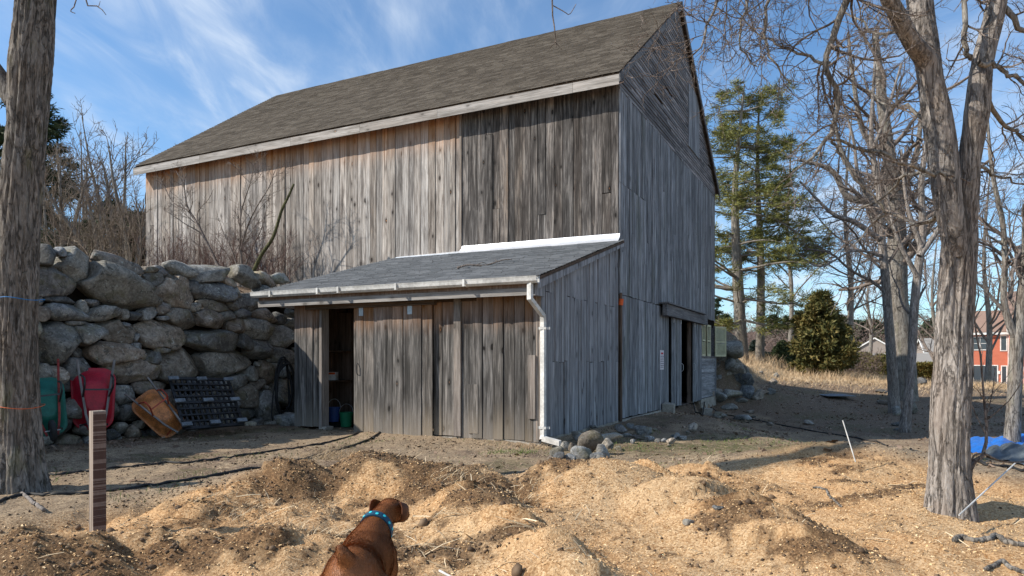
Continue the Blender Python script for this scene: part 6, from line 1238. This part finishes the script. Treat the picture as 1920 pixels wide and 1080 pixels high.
for s in (-1, 1):
    cx = bx0+s*.058; D.tube([(cx, 2.56, .56), (cx+s*.010, 2.57, .47), (cx+s*.012, 2.60, .39), (cx+s*.012, 2.62, .33), (cx+s*.012, 2.57, .26), (cx+s*.012, 2.51, .205), (cx+s*.012, 2.515, .13), (cx+s*.012, 2.525, .055+GD*.5), (cx+s*.012, 2.56, GD+.03), (cx+s*.012, 2.60, GD+.025)], [.075, .078, .068, .052, .036, .026, .022, .023, .030, .022], 14)
    fx = bc(3.05)+s*.062; D.tube([(fx, 3.05, .53), (fx+s*.012, 3.06, .44), (fx+s*.010, 3.04, .36), (fx+s*.006, 3.05, .27), (fx+s*.004, 3.06, .16), (fx+s*.004, 3.07, .07+GD*.5), (fx+s*.004, 3.10, GD+.03), (fx+s*.004, 3.13, GD+.025)], [.06, .056, .040, .030, .024, .023, .029, .022], 14)
D.tube([(bx0, 2.52, .62), (bx0-.004, 2.475, .655), (bx0-.016, 2.455, .690), (bx0-.022, 2.45, .715)], [.036, .030, .024, .014], 12)
dm, dn, dl, db = mat('reddish_brown_coat', .55, .2); t_ = NT(dm); a_ = t_.noise(t_.coord(), 6, 5, .6); f_ = t_.noise(t_.coord(scale=(120, 30, 120)), 1, 3, .6)
sp_ = dn.new('ShaderNodeSeparateXYZ'); dl.new(t_.coord(), sp_.inputs[0]); rump = t_.rng(t_.math('ADD', t_.math('MULTIPLY', sp_.outputs[1], 1.), t_.math('MULTIPLY', sp_.outputs[2], .35)), 2.72, 2.62)
cc_ = t_.mix(t_.rng(a_, .35, .65), (.125, .042, .012), (.21, .072, .020)); cc_ = t_.mix(t_.math('MULTIPLY', rump, .55), cc_, (.30, .16, .085)); cc_ = t_.mix(t_.math('MULTIPLY', f_, .35), cc_, (.09, .028, .012))
dl.new(cc_, db.inputs['Base Color']); dl.new(t_.bump(f_, .35, .003), db.inputs['Normal'])
bo_ = D.make('body', dm, dog, smooth=True); md = bo_.modifiers.new('remesh', 'REMESH'); md.mode = 'VOXEL'; md.voxel_size = .009; md.use_smooth_shade = True
sm = bo_.modifiers.new('smooth', 'SMOOTH'); sm.factor = .6; sm.iterations = 10
hs_ = hd_.cross(Vector((0, 0, 1))).normalized(); hu = hs_.cross(hd_)
em = plain('dark_ear', (.10, .034, .013), .6, var=.3)
for s in (-1, 1):
    o = hc-hd_*.012+hs_*s*.044+hu*.040; E = MB(); V_ = []
    for i in range(6):
        for j in range(5):
            u, v = i/5, j/4-.5; wdt = .082*(1-.55*u**1.6)
            p = o+hs_*s*(.034*math.sin(u*2.2)+.012)+hd_*(v*wdt+.012*u)+hu*(.016*math.sin(u*3.1)-.082*u**1.25)+hs_*s*(.008*math.cos(v*3)); V_.append(p)
    E.v = [tuple(p) for p in V_]+[tuple(p-hs_*s*.007) for p in V_]; idx = lambda i, j, k=0: k*30+i*5+j
    for i in range(5):
        for j in range(4): E.f += [(idx(i, j), idx(i+1, j), idx(i+1, j+1), idx(i, j+1)), (idx(i, j, 1), idx(i, j+1, 1), idx(i+1, j+1, 1), idx(i+1, j, 1))]
    for i in range(5): E.f += [(idx(i, 0), idx(i, 0, 1), idx(i+1, 0, 1), idx(i+1, 0)), (idx(i, 4), idx(i+1, 4), idx(i+1, 4, 1), idx(i, 4, 1))]
    for j in range(4): E.f += [(idx(0, j), idx(0, j+1), idx(0, j+1, 1), idx(0, j, 1)), (idx(5, j), idx(5, j, 1), idx(5, j+1, 1), idx(5, j+1))]
    E.make('ear', em, dog, smooth=True)
    MB().lathe([(0, -.007), (.006, -.004), (.0075, 0), (.006, .004), (0, .007)], 12, Matrix.Translation(hc+hd_*.066+hs_*s*.036+hu*.020)).make('eye', M['ink'], dog, smooth=True)
MB().lathe([(0, -.012), (.012, -.008), (.014, 0), (.012, .008), (0, .012)], 12, Matrix.Translation(hc+hd_*.155+hu*.012)).make('nose', M['rubber'], dog, smooth=True)
ca_, cb_ = Vector((-.603, 3.135, .607)), Vector((.18, 1, .42)).normalized(); s_ = cb_.cross(Vector((0, 0, 1))).normalized(); u_ = s_.cross(cb_); Mc = Matrix((s_, u_, cb_)).transposed().to_4x4(); Mc.translation = ca_
Msc = Mc @ Matrix.Diagonal((1, 1.16, 1, 1)); cl_ = MB().lathe([(.068, -.016), (.074, -.015), (.074, .015), (.068, .016), (.064, 0), (.068, -.016)], 40, Msc).make('collar', plain('navy_collar', (.012, .06, .11), .6), dog, smooth=False)
dt_ = MB(); tq = plain('teal_print', (.04, .55, .62), .5)
for k in range(14):
    a = 2*math.pi*k/14; r_ = .0745; p = Msc @ Vector((r_*math.cos(a), r_*math.sin(a), .004*(-1)**k)); q = Msc @ Vector((math.cos(a), math.sin(a), 0))-ca_; dt_.lathe([(0, .0014), (.0072, .0008), (.0072, -.001)], 8, Matrix.Translation(p) @ q.to_track_quat('Z', 'Y').to_matrix().to_4x4())
dt_.make('collar_print', tq, cl_)

# short coat lying on the body
dg = bpy.context.evaluated_depsgraph_get(); ev = bo_.evaluated_get(dg); me_ = ev.to_mesh(); me_.calc_loop_triangles()
vv = np.empty(len(me_.vertices)*3); me_.vertices.foreach_get('co', vv); vv = vv.reshape(-1, 3); tt = np.empty(len(me_.loop_triangles)*3, int); me_.loop_triangles.foreach_get('vertices', tt); tt = tt.reshape(-1, 3)
ev.to_mesh_clear(); g = np.random.default_rng(77); e1, e2 = vv[tt[:, 1]]-vv[tt[:, 0]], vv[tt[:, 2]]-vv[tt[:, 0]]; cr_ = np.cross(e1, e2); ar = np.linalg.norm(cr_, axis=1); N = 90000
ti = g.choice(len(tt), N, p=ar/ar.sum()); u = g.random(N); v = g.random(N); fl = u+v > 1; u[fl], v[fl] = 1-u[fl], 1-v[fl]; p = vv[tt[ti, 0]]+e1[ti]*u[:, None]+e2[ti]*v[:, None]; nn_ = unit(cr_[ti])
flow = np.array([.05, -1, -.15])+g.normal(size=(N, 3))*.25; low = sstep(.46, .34, p[:, 2])[:, None]; flow = flow*(1-low)+np.array([0, -.1, -1.])*low; flow = unit(flow-nn_*np.sum(flow*nn_, 1)[:, None]); L = g.uniform(.008, .014, N)[:, None]
s_w = np.cross(nn_, flow)*.0009; tip = p+(flow+nn_*.22)*L; V = np.stack([p-s_w, p+s_w, tip], 1).reshape(-1, 3)
m_, n_m, l_m, b_m = mat('coat_hairs', .45, .3); t_ = NT(m_); a_ = t_.noise(t_.coord(), 6, 5, .6); sp_ = n_m.new('ShaderNodeSeparateXYZ'); l_m.new(t_.coord(), sp_.inputs[0]); rump = t_.rng(t_.math('ADD', sp_.outputs[1], t_.math('MULTIPLY', sp_.outputs[2], .35)), 2.72, 2.62)
cc_ = t_.mix(t_.math('ADD', t_.math('MULTIPLY', a_, .5), t_.math('MULTIPLY', t_.rand(True), .5)), (.20, .065, .018), (.44, .165, .055)); l_m.new(t_.mix(t_.math('MULTIPLY', rump, .5), cc_, (.36, .20, .11)), b_m.inputs['Base Color'])
link('coat', raw_mesh('coat', V, np.arange(len(V)).reshape(-1, 3)), m_, dog, kind='stuff')
